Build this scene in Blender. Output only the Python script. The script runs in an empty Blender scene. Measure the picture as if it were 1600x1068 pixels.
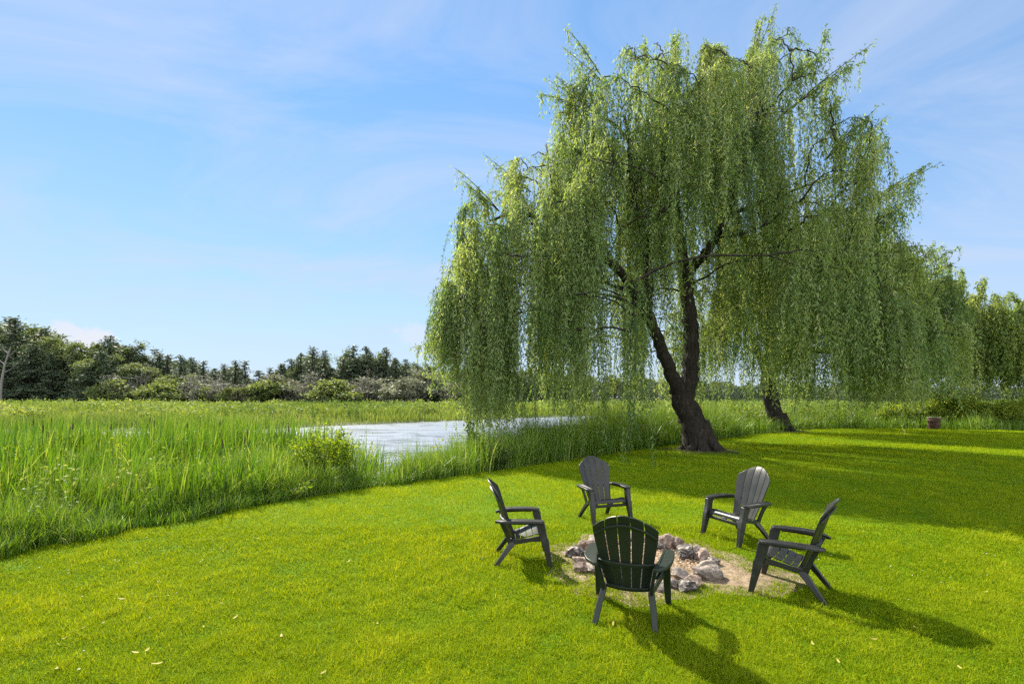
import bpy, bmesh, math, random
import numpy as np
from mathutils import Vector, Matrix, noise as mnoise

R = np.random.default_rng(7)
random.seed(7)
D = bpy.data
scene = bpy.context.scene
COL = scene.collection

# ------------------------------------------------------------------ camera
CAM_H, FPX, HOR = 1.95, 780.0, 620.0        # eye height, focal length in photo pixels, horizon row
cam_d = D.cameras.new('camera'); cam = D.objects.new('camera', cam_d); COL.objects.link(cam)
cam.location = (0, 0, CAM_H); cam.rotation_euler = (math.radians(90), 0, 0)
cam_d.sensor_width = 36; cam_d.lens = FPX / 1600 * 36
cam_d.shift_y = (HOR - 534) / 1600
cam_d.clip_start = 0.05; cam_d.clip_end = 3000
scene.camera = cam

# ------------------------------------------------------------------ light
SUN_EL = math.radians(41.0)
SUN_AZ = math.atan2(-0.557, 0.831)          # to the left of straight ahead
sd = D.lights.new('sun', 'SUN'); sd.energy = 5.0; sd.angle = math.radians(0.5); sd.color = (1.0, 0.93, 0.80)
sun = D.objects.new('sun', sd); COL.objects.link(sun)
sdir = Vector((math.sin(SUN_AZ) * math.cos(SUN_EL), math.cos(SUN_AZ) * math.cos(SUN_EL), math.sin(SUN_EL)))
sun.rotation_euler = sdir.to_track_quat('Z', 'Y').to_euler(); sun.location = (-10, 15, 25)

w = D.worlds.new('World'); scene.world = w; w.use_nodes = True
nt = w.node_tree; nt.nodes.clear()
def N(t, typ, **kw):
    n = t.nodes.new(typ)
    for k, v in kw.items():
        if hasattr(n, k): setattr(n, k, v)
        else: n.inputs[k.replace('_', ' ')].default_value = v
    return n
sky = N(nt, 'ShaderNodeTexSky', sky_type='NISHITA', sun_disc=False, sun_elevation=SUN_EL, sun_rotation=SUN_AZ % (2 * math.pi),
        altitude=200.0, air_density=1.0, dust_density=0.0, ozone_density=4.0)
hs = N(nt, 'ShaderNodeHueSaturation'); hs.inputs['Saturation'].default_value = 1.35; hs.inputs['Value'].default_value = 1.9
gm = N(nt, 'ShaderNodeGamma'); gm.inputs[1].default_value = 0.62
nt.links.new(sky.outputs[0], gm.inputs[0]); nt.links.new(gm.outputs[0], hs.inputs['Color'])
K_ = 1 / (0.065 * 2 ** 1.5)
SKY_TINT = (.70, .93, 1.06, 1); SKY_FALL = 3.2; SKY_HOR = (.64 * K_, .75 * K_, .93 * K_, 1); SKY_CLOUD = (.64 * K_, .74 * K_, .95 * K_, 1)
# thin cirrus: noise in the direction's ground projection
tc = N(nt, 'ShaderNodeTexCoord'); sp = N(nt, 'ShaderNodeSeparateXYZ'); nt.links.new(tc.outputs['Generated'], sp.inputs[0])
def M(t, op, a, b=None, c=None):
    n = t.nodes.new('ShaderNodeMath'); n.operation = op
    for i, v in enumerate((a, b, c)):
        if v is None: continue
        if isinstance(v, (int, float)): n.inputs[i].default_value = v
        else: t.links.new(v, n.inputs[i])
    return n.outputs[0]
zc = M(nt, 'MAXIMUM', M(nt, 'ADD', sp.outputs[2], 0.12), 0.02)
cx = M(nt, 'DIVIDE', sp.outputs[0], zc); cy = M(nt, 'DIVIDE', sp.outputs[1], zc)
cb = N(nt, 'ShaderNodeCombineXYZ'); nt.links.new(cx, cb.inputs[0]); nt.links.new(cy, cb.inputs[1])
mp = N(nt, 'ShaderNodeMapping'); mp.inputs['Rotation'].default_value = (0, 0, math.radians(-28)); mp.inputs['Scale'].default_value = (0.5, 0.95, 1)
mp.inputs['Location'].default_value = (3.3, 0.6, 0)
nt.links.new(cb.outputs[0], mp.inputs[0])
n1 = N(nt, 'ShaderNodeTexNoise', noise_dimensions='2D'); n1.inputs['Scale'].default_value = 1.5; n1.inputs['Detail'].default_value = 8; n1.inputs['Roughness'].default_value = 0.62; n1.inputs['Distortion'].default_value = 0.6
nt.links.new(mp.outputs[0], n1.inputs['Vector'])
r1 = N(nt, 'ShaderNodeMapRange'); r1.inputs[1].default_value = 0.38; r1.inputs[2].default_value = 0.72; r1.inputs[3].default_value = 0.0; r1.inputs[4].default_value = 0.72
nt.links.new(n1.outputs[0], r1.inputs[0])
# paler air towards the horizon
tint = N(nt, 'ShaderNodeMix', data_type='RGBA', blend_type='MULTIPLY'); tint.inputs[0].default_value = 1; nt.links.new(hs.outputs[0], tint.inputs[6]); tint.inputs[7].default_value = SKY_TINT
hz = M(nt, 'MULTIPLY', M(nt, 'EXPONENT', M(nt, 'MULTIPLY', M(nt, 'MAXIMUM', sp.outputs[2], 0.0), -SKY_FALL)), 0.97)
mixh = N(nt, 'ShaderNodeMix', data_type='RGBA'); nt.links.new(hz, mixh.inputs[0]); nt.links.new(tint.outputs[2], mixh.inputs[6]); mixh.inputs[7].default_value = SKY_HOR
cf_ = M(nt, 'MULTIPLY', r1.outputs[0], M(nt, 'MINIMUM', M(nt, 'MULTIPLY', M(nt, 'MAXIMUM', sp.outputs[2], 0.0), 5.0), 1.0))
mixc = N(nt, 'ShaderNodeMix', data_type='RGBA'); nt.links.new(cf_, mixc.inputs[0])
nt.links.new(mixh.outputs[2], mixc.inputs[6]); mixc.inputs[7].default_value = SKY_CLOUD
cur = mixc.outputs[2]
n2 = N(nt, 'ShaderNodeTexNoise'); n2.inputs['Scale'].default_value = 26; n2.inputs['Detail'].default_value = 6; nt.links.new(tc.outputs['Generated'], n2.inputs['Vector'])
for (px, py, rad, st) in ((118, 530, .030, .8), (142, 538, .022, .55), (655, 530, .040, .35)):
    v_ = Vector(((px - 800) / FPX, 1, (HOR - py) / FPX)).normalized(); dn = N(nt, 'ShaderNodeVectorMath', operation='DISTANCE'); nt.links.new(tc.outputs['Generated'], dn.inputs[0]); dn.inputs[1].default_value = v_
    e_ = M(nt, 'ADD', M(nt, 'DIVIDE', dn.outputs['Value'], rad), M(nt, 'MULTIPLY', M(nt, 'SUBTRACT', n2.outputs[0], .5), 3.2))
    f_ = M(nt, 'MULTIPLY', M(nt, 'MINIMUM', M(nt, 'MAXIMUM', M(nt, 'MULTIPLY', M(nt, 'SUBTRACT', 1.0, e_), 2.5), 0.0), 1.0), st)
    mm = N(nt, 'ShaderNodeMix', data_type='RGBA'); nt.links.new(f_, mm.inputs[0]); nt.links.new(cur, mm.inputs[6]); mm.inputs[7].default_value = (.85 * K_, .87 * K_, .95 * K_, 1); cur = mm.outputs[2]
# added fill light: unseen bright clouds over the sky behind the camera
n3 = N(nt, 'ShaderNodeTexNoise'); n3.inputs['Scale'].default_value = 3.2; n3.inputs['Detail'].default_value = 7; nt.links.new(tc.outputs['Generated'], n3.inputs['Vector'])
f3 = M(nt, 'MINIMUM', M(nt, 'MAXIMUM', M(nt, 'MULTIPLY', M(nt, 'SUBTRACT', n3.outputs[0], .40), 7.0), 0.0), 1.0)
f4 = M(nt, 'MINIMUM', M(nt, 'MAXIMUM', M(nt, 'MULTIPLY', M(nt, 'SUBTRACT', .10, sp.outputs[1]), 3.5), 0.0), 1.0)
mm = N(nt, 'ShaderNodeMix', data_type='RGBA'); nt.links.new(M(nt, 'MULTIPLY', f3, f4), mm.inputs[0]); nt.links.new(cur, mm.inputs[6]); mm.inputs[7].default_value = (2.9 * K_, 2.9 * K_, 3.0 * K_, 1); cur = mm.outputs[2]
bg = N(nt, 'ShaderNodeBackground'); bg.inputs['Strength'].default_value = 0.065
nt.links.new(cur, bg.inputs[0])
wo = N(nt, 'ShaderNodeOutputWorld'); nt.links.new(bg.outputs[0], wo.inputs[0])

vs = scene.view_settings
vs.view_transform = 'Standard'; vs.look = 'None'; vs.gamma = 1; vs.use_curve_mapping = False
vs.exposure = 1.5
scene.render.engine = 'CYCLES'
cy_ = scene.cycles
cy_.max_bounces = 9; cy_.diffuse_bounces = 6; cy_.glossy_bounces = 3; cy_.transmission_bounces = 7; cy_.transparent_max_bounces = 4
cy_.caustics_reflective = False; cy_.caustics_refractive = False
cy_.use_denoising = False

# ------------------------------------------------------------------ helpers
def link(o, parent=None):
    COL.objects.link(o)
    if parent: o.parent = parent
    return o
def tag(o, label=None, cat=None, group=None, kind=None):
    if label: o['label'] = label
    if cat: o['category'] = cat
    if group: o['group'] = group
    if kind: o['kind'] = kind
    return o
def empty(name, loc, rz=0):
    o = D.objects.new(name, None); o.empty_display_size = 0.2
    o.location = loc; o.rotation_euler = (0, 0, rz); return link(o)
def copy_tree(o, parent=None):
    c = o.copy(); COL.objects.link(c); c.parent = parent
    for ch in list(o.children): copy_tree(ch, c)
    return c
def at(px, py, Y):
    return np.array([(px - 800) / FPX * Y, Y, CAM_H - (py - HOR) / FPX * Y])
def gnd(px, py, z=0.0):
    Y = FPX * (CAM_H - z) / (py - HOR); return np.array([(px - 800) / FPX * Y, Y, z])

class MB:
    """numpy mesh collector: vertices, polygons of any size, one float 'rnd' per vertex"""
    def __init__(s): s.v = []; s.f = []; s.r = []; s.n = 0; s.mi = []
    def add(s, V, F, rnd=0.5, mi=0):
        V = np.asarray(V, float).reshape(-1, 3); F = np.asarray(F, np.int64)
        s.v.append(V); s.f.append(F + s.n); s.n += len(V); s.mi.append(np.full(len(F), mi, np.int32))
        s.r.append(np.broadcast_to(np.asarray(rnd, float), (len(V),)) if np.ndim(rnd) < 1 or len(np.asarray(rnd)) != len(V) else np.asarray(rnd, float))
    def tube(s, P, rad, sides=8, rnd=0.5, wob=0.0, cap=True, mi=0):
        P = np.asarray(P, float); n = len(P); rad = np.atleast_1d(np.asarray(rad, float)); rad = np.interp(np.linspace(0, 1, n), np.linspace(0, 1, len(rad)), rad)
        T = np.gradient(P, axis=0); T /= np.linalg.norm(T, axis=1)[:, None] + 1e-9
        a = np.array([1., 0, 0]) if abs(T[0][0]) < .8 else np.array([0, 1., 0])
        U = np.cross(T, a); U /= np.linalg.norm(U, axis=1)[:, None] + 1e-9; W = np.cross(T, U)
        th = np.linspace(0, 2 * np.pi, sides, endpoint=False)
        rr = rad[:, None] * (1 + (R.normal(0, wob, (n, sides)) if wob else 0))
        V = P[:, None, :] + rr[..., None] * (np.cos(th)[None, :, None] * U[:, None, :] + np.sin(th)[None, :, None] * W[:, None, :])
        i = np.arange(n - 1)[:, None] * sides; j = np.arange(sides)[None, :]; j2 = (j + 1) % sides
        F = np.stack([i + j, i + j2, i + sides + j2, i + sides + j], -1).reshape(-1, 4)
        s.add(V.reshape(-1, 3), F, rnd, mi)
    def leaves(s, C, A, S, L, Wd, rnd, mi=0):
        """diamond leaves: base point C, axis A, side S"""
        L = np.asarray(L)[:, None]; Wd = np.asarray(Wd)[:, None]
        m = C + A * L * .42
        V = np.stack([C, m + S * Wd * .5, C + A * L, m - S * Wd * .5], 1)
        n = len(C); F = np.arange(n * 4).reshape(n, 4)
        s.add(V.reshape(-1, 3), F, np.repeat(rnd, 4), mi)
    def blades(s, B, H, Wd, az, lean, rnd, k=3, face=None, mi=0):
        """upright grass blades, k segments, curved towards az"""
        n = len(B); face = R.uniform(0, 2 * np.pi, n) if face is None else face
        side = np.stack([np.cos(face), np.sin(face), np.zeros(n)], 1)
        ld = np.stack([np.cos(az), np.sin(az), np.zeros(n)], 1)
        vs_ = []
        for q in range(k + 1):
            t = q / k
            c = B + ld * (lean * H * t ** 2)[:, None]; c[:, 2] += H * t * (1 - .35 * np.clip(lean, 0, 1.4) * t)
            if q < k:
                ww = (Wd * (1 - t ** 2.2) * (.7 + .3 * min(1, t * 3)))[:, None] * .5
                vs_ += [c - side * ww, c + side * ww]
            else: vs_.append(c)
        V = np.stack(vs_, 1); m = 2 * k + 1
        base = np.arange(n)[:, None] * m
        if k > 1:
            Q = np.concatenate([base + np.array([2 * q, 2 * q + 1, 2 * q + 3, 2 * q + 2]) for q in range(k - 1)], 0)
            s.v.append(V.reshape(-1, 3)); s.f.append(Q + s.n); s.mi.append(np.full(len(Q), mi, np.int32))
        else: s.v.append(V.reshape(-1, 3))
        T = base + np.array([2 * k - 2, 2 * k - 1, 2 * k]); s.f.append(T + s.n); s.mi.append(np.full(len(T), mi, np.int32))
        s.r.append(np.repeat(rnd, m)); s.n += n * m
    def mesh(s, name, mats, smooth=False):
        V = np.concatenate(s.v).astype(np.float32); me = D.meshes.new(name)
        me.vertices.add(len(V)); me.vertices.foreach_set('co', V.ravel())
        li = np.concatenate([f.ravel() for f in s.f]).astype(np.int32)
        tot = np.concatenate([np.full(len(f), f.shape[1], np.int32) for f in s.f])
        st = np.concatenate([[0], np.cumsum(tot)[:-1]]).astype(np.int32)
        me.loops.add(len(li)); me.loops.foreach_set('vertex_index', li)
        me.polygons.add(len(tot)); me.polygons.foreach_set('loop_start', st); me.polygons.foreach_set('loop_total', tot)
        me.polygons.foreach_set('material_index', np.concatenate(s.mi))
        me.polygons.foreach_set('use_smooth', np.full(len(tot), smooth))
        at_ = me.attributes.new('rnd', 'FLOAT', 'POINT'); at_.data.foreach_set('value', np.concatenate(s.r).astype(np.float32))
        for m in (mats if isinstance(mats, (list, tuple)) else [mats]): me.materials.append(m)
        me.update(calc_edges=True); me.validate()
        return me
    def build(s, name, mats, parent=None, smooth=False, loc=None):
        o = D.objects.new(name, s.mesh(name, mats, smooth)); link(o, parent)
        if loc is not None: o.location = loc
        return o

def smooth_path(P, n=6):
    P = np.asarray(P, float)
    if len(P) < 3: 
        t = np.linspace(0, 1, n + 1)[:, None]; return P[0] + (P[-1] - P[0]) * t
    Q = np.vstack([2 * P[0] - P[1], P, 2 * P[-1] - P[-2]]); out = []
    for i in range(1, len(Q) - 2):
        p0, p1, p2, p3 = Q[i - 1:i + 3]
        for t in np.linspace(0, 1, n, endpoint=False):
            out.append(.5 * ((2 * p1) + (-p0 + p2) * t + (2 * p0 - 5 * p1 + 4 * p2 - p3) * t * t + (-p0 + 3 * p1 - 3 * p2 + p3) * t ** 3))
    out.append(P[-1]); return np.array(out)
def unit(V): return V / (np.linalg.norm(V, axis=-1, keepdims=True) + 1e-9)
def rdir(n):
    return unit(R.normal(size=(n, 3)))
def inpoly(x, y, poly):
    x = np.asarray(x); y = np.asarray(y); c = np.zeros(x.shape, bool); n = len(poly)
    for i in range(n):
        x1, y1 = poly[i]; x2, y2 = poly[(i + 1) % n]
        if y1 == y2: continue
        m = ((y1 > y) != (y2 > y)) & (x < (x2 - x1) * (y - y1) / (y2 - y1) + x1); c ^= m
    return c
def dist_line(x, y, line):
    d = np.full(np.shape(x), 1e9)
    for (x1, y1), (x2, y2) in zip(line[:-1], line[1:]):
        dx, dy = x2 - x1, y2 - y1; t = np.clip(((x - x1) * dx + (y - y1) * dy) / (dx * dx + dy * dy), 0, 1)
        d = np.minimum(d, np.hypot(x - x1 - t * dx, y - y1 - t * dy))
    return d
def vnoise(x, y, sc, seed=0):
    """cheap smooth value noise on arrays"""
    x = np.asarray(x) / sc + 1000.5 + seed * 17.3; y = np.asarray(y) / sc + 1000.5 + seed * 9.1
    xi = np.floor(x).astype(np.int64); yi = np.floor(y).astype(np.int64); fx = x - xi; fy = y - yi
    fx = fx * fx * (3 - 2 * fx); fy = fy * fy * (3 - 2 * fy)
    def h(a, b):
        q = (a * 374761393 + b * 668265263 + seed * 982451653) & 0xffffffff; q = ((q ^ (q >> 13)) * 1274126177) & 0xffffffff
        return ((q ^ (q >> 16)) & 0xffff) / 65535.0
    return (h(xi, yi) * (1 - fx) + h(xi + 1, yi) * fx) * (1 - fy) + (h(xi, yi + 1) * (1 - fx) + h(xi + 1, yi + 1) * fx) * fy

# ------------------------------------------------------------------ materials
def newmat(name):
    m = D.materials.new(name); m.use_nodes = True; m.node_tree.nodes.clear(); return m, m.node_tree
def ramp(t, fac, stops):
    r = t.nodes.new('ShaderNodeValToRGB'); els = r.color_ramp.elements
    while len(els) < len(stops): els.new(0.5)
    for e, (p, c) in zip(els, stops): e.position = p; e.color = (*c, 1)
    t.links.new(fac, r.inputs[0]); return r.outputs[0]
def noise(t, scale, detail=3, rough=.5, vec=None, dist=0):
    n = t.nodes.new('ShaderNodeTexNoise'); n.inputs['Scale'].default_value = scale; n.inputs['Detail'].default_value = detail
    n.inputs['Roughness'].default_value = rough; n.inputs['Distortion'].default_value = dist
    if vec is not None: t.links.new(vec, n.inputs['Vector'])
    return n.outputs[0]
def foliage(name, cols, trans=0.45, tcol=(1.35, 1.25, .5), rough=.6, spec=.12, big=0.0, bigsc=.25, bigcol=(.14, .12, .03)):
    """leaf material: colour by per-leaf value; light passes through"""
    m, t = newmat(name)
    a = t.nodes.new('ShaderNodeAttribute'); a.attribute_name = 'rnd'
    c = ramp(t, a.outputs['Fac'], [(i / (len(cols) - 1), q) for i, q in enumerate(cols)])
    if big > 0:
        g = t.nodes.new('ShaderNodeNewGeometry'); nn = noise(t, bigsc, 3, .55, g.outputs['Position'])
        f = M(t, 'MULTIPLY', M(t, 'SMOOTH_MIN', M(t, 'MAXIMUM', M(t, 'MULTIPLY', M(t, 'SUBTRACT', nn, .44), 5.0), 0.0), 1.0, .1), big)
        mx = N(t, 'ShaderNodeMix', data_type='RGBA'); t.links.new(f, mx.inputs[0]); t.links.new(c, mx.inputs[6]); mx.inputs[7].default_value = (*bigcol, 1); c = mx.outputs[2]
    p = t.nodes.new('ShaderNodeBsdfPrincipled'); p.inputs['Roughness'].default_value = rough; p.inputs['Specular IOR Level'].default_value = spec
    t.links.new(c, p.inputs['Base Color'])
    tm = N(t, 'ShaderNodeMix', data_type='RGBA', blend_type='MULTIPLY'); tm.inputs[0].default_value = 1; t.links.new(c, tm.inputs[6]); tm.inputs[7].default_value = (*tcol, 1)
    tr = t.nodes.new('ShaderNodeBsdfTranslucent'); t.links.new(tm.outputs[2], tr.inputs[0])
    mx2 = t.nodes.new('ShaderNodeMixShader'); mx2.inputs[0].default_value = trans
    t.links.new(p.outputs[0], mx2.inputs[1]); t.links.new(tr.outputs[0], mx2.inputs[2])
    o = t.nodes.new('ShaderNodeOutputMaterial'); t.links.new(mx2.outputs[0], o.inputs[0]); return m
def solid(name, stops, scale=5, detail=5, rough=.8, bump=.3, bscale=None, bdist=.02, spec=.3, stretch=None, metallic=0, nrough=.6):
    m, t = newmat(name)
    c0 = t.nodes.new('ShaderNodeTexCoord'); vec = c0.outputs['Object']
    if stretch:
        mpp = t.nodes.new('ShaderNodeMapping'); mpp.inputs['Scale'].default_value = stretch; t.links.new(vec, mpp.inputs[0]); vec = mpp.outputs[0]
    c = ramp(t, noise(t, scale, detail, nrough, vec), stops)
    p = t.nodes.new('ShaderNodeBsdfPrincipled'); p.inputs['Roughness'].default_value = rough; p.inputs['Specular IOR Level'].default_value = spec
    p.inputs['Metallic'].default_value = metallic
    t.links.new(c, p.inputs['Base Color'])
    if bump:
        b = t.nodes.new('ShaderNodeBump'); b.inputs['Strength'].default_value = bump; b.inputs['Distance'].default_value = bdist
        t.links.new(noise(t, bscale or scale * 3, 6, .6, vec), b.inputs['Height']); t.links.new(b.outputs[0], p.inputs['Normal'])
    o = t.nodes.new('ShaderNodeOutputMaterial'); t.links.new(p.outputs[0], o.inputs[0]); return m

M_lawnblade = foliage('lawn grass blades', [(.035, .08, .003), (.125, .205, .005), (.225, .30, .007), (.38, .40, .035)], trans=.42, tcol=(1.4, 1.2, .25), rough=.7, spec=.04, big=.45, bigsc=.9, bigcol=(.15, .225, .006))
M_reed = foliage('cattail leaves', [(.02, .065, .010), (.06, .15, .012), (.125, .24, .018), (.33, .38, .12)], trans=.36, tcol=(1.35, 1.2, .35), rough=.4, spec=.3, big=.3, bigsc=.6, bigcol=(.17, .25, .01))
M_sedge = foliage('bank sedge', [(.025, .07, .01), (.07, .155, .012), (.14, .24, .018), (.34, .38, .16)], trans=.36, tcol=(1.35, 1.2, .35), rough=.42, spec=.35)
M_marsh = foliage('far marsh plants', [(.04, .08, .03), (.09, .155, .04), (.16, .235, .05), (.33, .36, .14)], trans=.36, tcol=(1.3, 1.15, .5), big=.45, bigsc=.13, bigcol=(.23, .30, .04))
M_willow = foliage('willow leaves', [(.055, .11, .04), (.13, .215, .075), (.24, .33, .125), (.41, .47, .26)], trans=.55, tcol=(1.3, 1.2, .55), rough=.6, spec=.2, big=.3, bigsc=.35, bigcol=(.30, .34, .05))
M_bark = solid('dark furrowed bark', [(.3, (.010, .008, .006)), (.6, (.036, .029, .022)), (.8, (.085, .072, .058))], scale=7, bump=1.0, bscale=9, bdist=.06, rough=.95, stretch=(2.2, 2.2, .35))
M_twig = solid('willow twigs', [(.3, (.05, .045, .02)), (.8, (.11, .10, .04))], scale=8, bump=0, rough=.7)
M_plastic = solid('dark moulded plastic', [(.3, (.009, .010, .009)), (.62, (.016, .017, .015)), (.8, (.045, .044, .040))], scale=14, rough=.42, bump=.12, bscale=350, bdist=.002, spec=.42)
M_plastic_green = solid('dark green moulded plastic', [(.3, (.009, .014, .009)), (.75, (.015, .022, .014))], scale=60, rough=.45, bump=.12, bscale=350, bdist=.002, spec=.35)

# ------------------------------------------------------------------ layout of the place
EDGE = [(-16, -9), (-12, -3), (-9, 2), (-7.2, 4.7), (-6.29, 6.13), (-5.36, 7.6), (-4.59, 8.95), (-3.95, 9.75), (-3.23, 10.5), (-2.56, 11.1),
        (-1.56, 12.2), (-.67, 13.0), (.94, 14.6), (2.76, 16.5), (4.76, 18.5), (6.95, 20.8), (9.9, 23.4), (12.8, 26.2), (16.7, 29.6),
        (19.9, 31), (25.9, 31), (27.0, 29.6), (30, 29), (50, 28), (110, 26)]
LAWN = EDGE + [(110, -40), (-16, -40)]
NEAR = [(-120, 13), (-40, 15), (-14, 16.5), (-9, 17.5), (-6, 17), (-4.4, 14.6), (-3.7, 12.4), (-2.9, 12.0), (-2.3, 13.2), (-1.2, 16), (.5, 18.5), (3, 22), (8, 30), (16, 42), (30, 52), (60, 60), (140, 66)]
FAR = [(-120, 27), (-50, 28), (-34, 31), (-24, 33.5), (-19, 34.0), (-14, 40), (-6.3, 48), (3.6, 57), (20, 68), (60, 80), (140, 90)]
RIVER = NEAR + FAR[::-1]
WATER_Z = -.35
def ground_z(x, y):
    x = np.asarray(x, float); y = np.asarray(y, float)
    lawn = inpoly(x, y, LAWN); de = dist_line(x, y, EDGE)
    riv = inpoly(x, y, RIVER); dr = np.minimum(dist_line(x, y, NEAR), dist_line(x, y, FAR))
    z = np.where(lawn, -.03, -.03 - np.clip(de / .8, 0, 1) * .2)
    z = np.where(~lawn & ~riv, z * np.clip(dr / 1.0, 0, 1) + (WATER_Z - .02) * (1 - np.clip(dr / 1.0, 0, 1)), z)
    z = np.where(riv, WATER_Z - .02 - np.clip(dr / 2, 0, 1) * .6, z)
    return z + np.where(lawn, 0, vnoise(x, y, 3, 3) * .08 - .04) * (1 - riv)

# ground sheet: fine near, coarse to the horizon
def axis(a0, a1, fine, far, grow=1.16):
    c = list(np.arange(a0, a1 + 1e-6, fine)); st = fine
    while c[-1] < far: st *= grow; c.append(c[-1] + st)
    st = fine
    while c[0] > -far: st *= grow; c.insert(0, c[0] - st)
    return np.array(c)
gx = axis(-24, 34, .4, 1500); gy = axis(2, 60, .4, 1500)
XX, YY = np.meshgrid(gx, gy); ZZ = ground_z(XX, YY)
nx, ny = len(gx), len(gy); idx = np.arange(nx * ny).reshape(ny, nx)
g = MB(); g.add(np.stack([XX, YY, ZZ], -1).reshape(-1, 3), np.stack([idx[:-1, :-1], idx[:-1, 1:], idx[1:, 1:], idx[1:, :-1]], -1).reshape(-1, 4))
M_marshsoil = solid('wet marsh soil', [(.3, (.022, .03, .010)), (.6, (.05, .065, .016)), (.8, (.08, .09, .03))], scale=.8, bump=.6, bscale=6, bdist=.1, rough=.9)
tag(g.build('marsh_ground', M_marshsoil, smooth=True), kind='structure')

# lawn sheet
m, t = newmat('mown lawn')
gg = t.nodes.new('ShaderNodeNewGeometry'); P_ = gg.outputs['Position']
mpn = t.nodes.new('ShaderNodeMapping'); mpn.inputs['Scale'].default_value = (1, .55, 1); t.links.new(P_, mpn.inputs[0])
c1 = ramp(t, noise(t, 45, 6, .7, P_), [(.32, (.03, .07, .003)), (.5, (.105, .18, .005)), (.68, (.24, .30, .010))])
c2 = ramp(t, noise(t, 1.1, 5, .6, mpn.outputs[0]), [(.35, (.62, .80, .7)), (.55, (1, 1, 1)), (.72, (1.35, 1.08, .8))])
mxl = N(t, 'ShaderNodeMix', data_type='RGBA', blend_type='MULTIPLY'); mxl.inputs[0].default_value = 1; t.links.new(c1, mxl.inputs[6]); t.links.new(c2, mxl.inputs[7])
p = t.nodes.new('ShaderNodeBsdfPrincipled'); p.inputs['Roughness'].default_value = .8; p.inputs['Specular IOR Level'].default_value = .03; t.links.new(mxl.outputs[2], p.inputs['Base Color'])
b = t.nodes.new('ShaderNodeBump'); b.inputs['Strength'].default_value = .8; b.inputs['Distance'].default_value = .05; t.links.new(noise(t, 30, 6, .7, P_), b.inputs['Height']); t.links.new(b.outputs[0], p.inputs['Normal'])
o_ = t.nodes.new('ShaderNodeOutputMaterial'); t.links.new(p.outputs[0], o_.inputs[0]); M_lawn = m
bm = bmesh.new(); ed = []
for i, (a, b2) in enumerate(zip(EDGE[:-1], EDGE[1:])):
    n_ = max(1, int(math.dist(a, b2) / .35)) if -8 < a[0] < 30 else 1
    for k in range(n_):
        q = k / n_; x = a[0] + (b2[0] - a[0]) * q; y = a[1] + (b2[1] - a[1]) * q
        ed.append((x + random.uniform(-.05, .05) * (n_ > 1), y + random.uniform(-.05, .05) * (n_ > 1)))
ed += [EDGE[-1], (110, -40), (-16, -40)]
bm.faces.new([bm.verts.new((x, y, 0)) for x, y in ed]); bmesh.ops.triangulate(bm, faces=bm.faces)
bmesh.ops.recalc_face_normals(bm, faces=bm.faces)
me = D.meshes.new('lawn'); bm.to_mesh(me); bm.free(); me.materials.append(M_lawn)
if me.polygons[0].normal.z < 0: me.flip_normals()
tag(link(D.objects.new('lawn', me)), kind='structure')

# water
m, t = newmat('river water')
gg = t.nodes.new('ShaderNodeNewGeometry'); P_ = gg.outputs['Position']
mpn = t.nodes.new('ShaderNodeMapping'); mpn.inputs['Scale'].default_value = (.5, 1.2, 1); mpn.inputs['Rotation'].default_value = (0, 0, math.radians(12)); t.links.new(P_, mpn.inputs[0])
p = t.nodes.new('ShaderNodeBsdfPrincipled'); p.inputs['Roughness'].default_value = .28; p.inputs['IOR'].default_value = 1.45
t.links.new(ramp(t, noise(t, .9, 5, .65, mpn.outputs[0], .8), [(.40, (.06, .065, .07)), (.50, (.18, .20, .24)), (.8, (.25, .27, .33))]), p.inputs['Base Color'])  # ripple streaks and reflected sky brightness put into the base colour
b = t.nodes.new('ShaderNodeBump'); b.inputs['Strength'].default_value = .30; b.inputs['Distance'].default_value = .05
hh = M(t, 'ADD', noise(t, 1.2, 5, .6, mpn.outputs[0], .6), M(t, 'MULTIPLY', noise(t, .25, 3, .5, mpn.outputs[0]), 1.6))
t.links.new(hh, b.inputs['Height']); t.links.new(b.outputs[0], p.inputs['Normal'])
o_ = t.nodes.new('ShaderNodeOutputMaterial'); t.links.new(p.outputs[0], o_.inputs[0])
bm = bmesh.new(); bm.faces.new([bm.verts.new((x, y, WATER_Z)) for x, y in ([(NEAR[0][0], NEAR[0][1] - 1)] + [(x + .5, y - .5) for x, y in NEAR] + [(x - .4, y + .5) for x, y in FAR[::-1]])]); bmesh.ops.triangulate(bm, faces=bm.faces)
bmesh.ops.recalc_face_normals(bm, faces=bm.faces)
me = D.meshes.new('river'); bm.to_mesh(me); bm.free(); me.materials.append(m)
if me.polygons[0].normal.z < 0: me.flip_normals()
tag(link(D.objects.new('river_water', me)), kind='structure')

# dirt around the fire ring
PIT = np.array([1.55, 5.95])
def dirt_r(th):
    x, y = np.cos(th), np.sin(th)
    base = .84 + .44 * np.exp(-((th - 5.85) / .38) ** 2) + .18 * np.exp(-((th - 4.15) / .35) ** 2) + .10 * np.exp(-((th - .7) / .4) ** 2)
    return base + .05 * np.sin(7 * th + 1) + .035 * np.sin(13 * th) + .02 * np.sin(29 * th)
def dirt_mask(x, y):
    th = np.arctan2(y - PIT[1], x - PIT[0]) % (2 * np.pi); return np.hypot(x - PIT[0], y - PIT[1]) / dirt_r(th)
th = np.linspace(0, 2 * np.pi, 97)[:-1]; db = MB(); V = [(PIT[0], PIT[1], .006)]; F = []
for k, q in enumerate((.35, .7, 1.0)):
    V += [(PIT[0] + math.cos(a) * dirt_r(a) * q * 1.38, PIT[1] + math.sin(a) * dirt_r(a) * q * 1.38, .006 + (R.uniform(0, .012) if q < 1 else -.002)) for a in th]
db.add(V, [(0, 1 + i, 1 + (i + 1) % 96) for i in range(96)])
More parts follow.
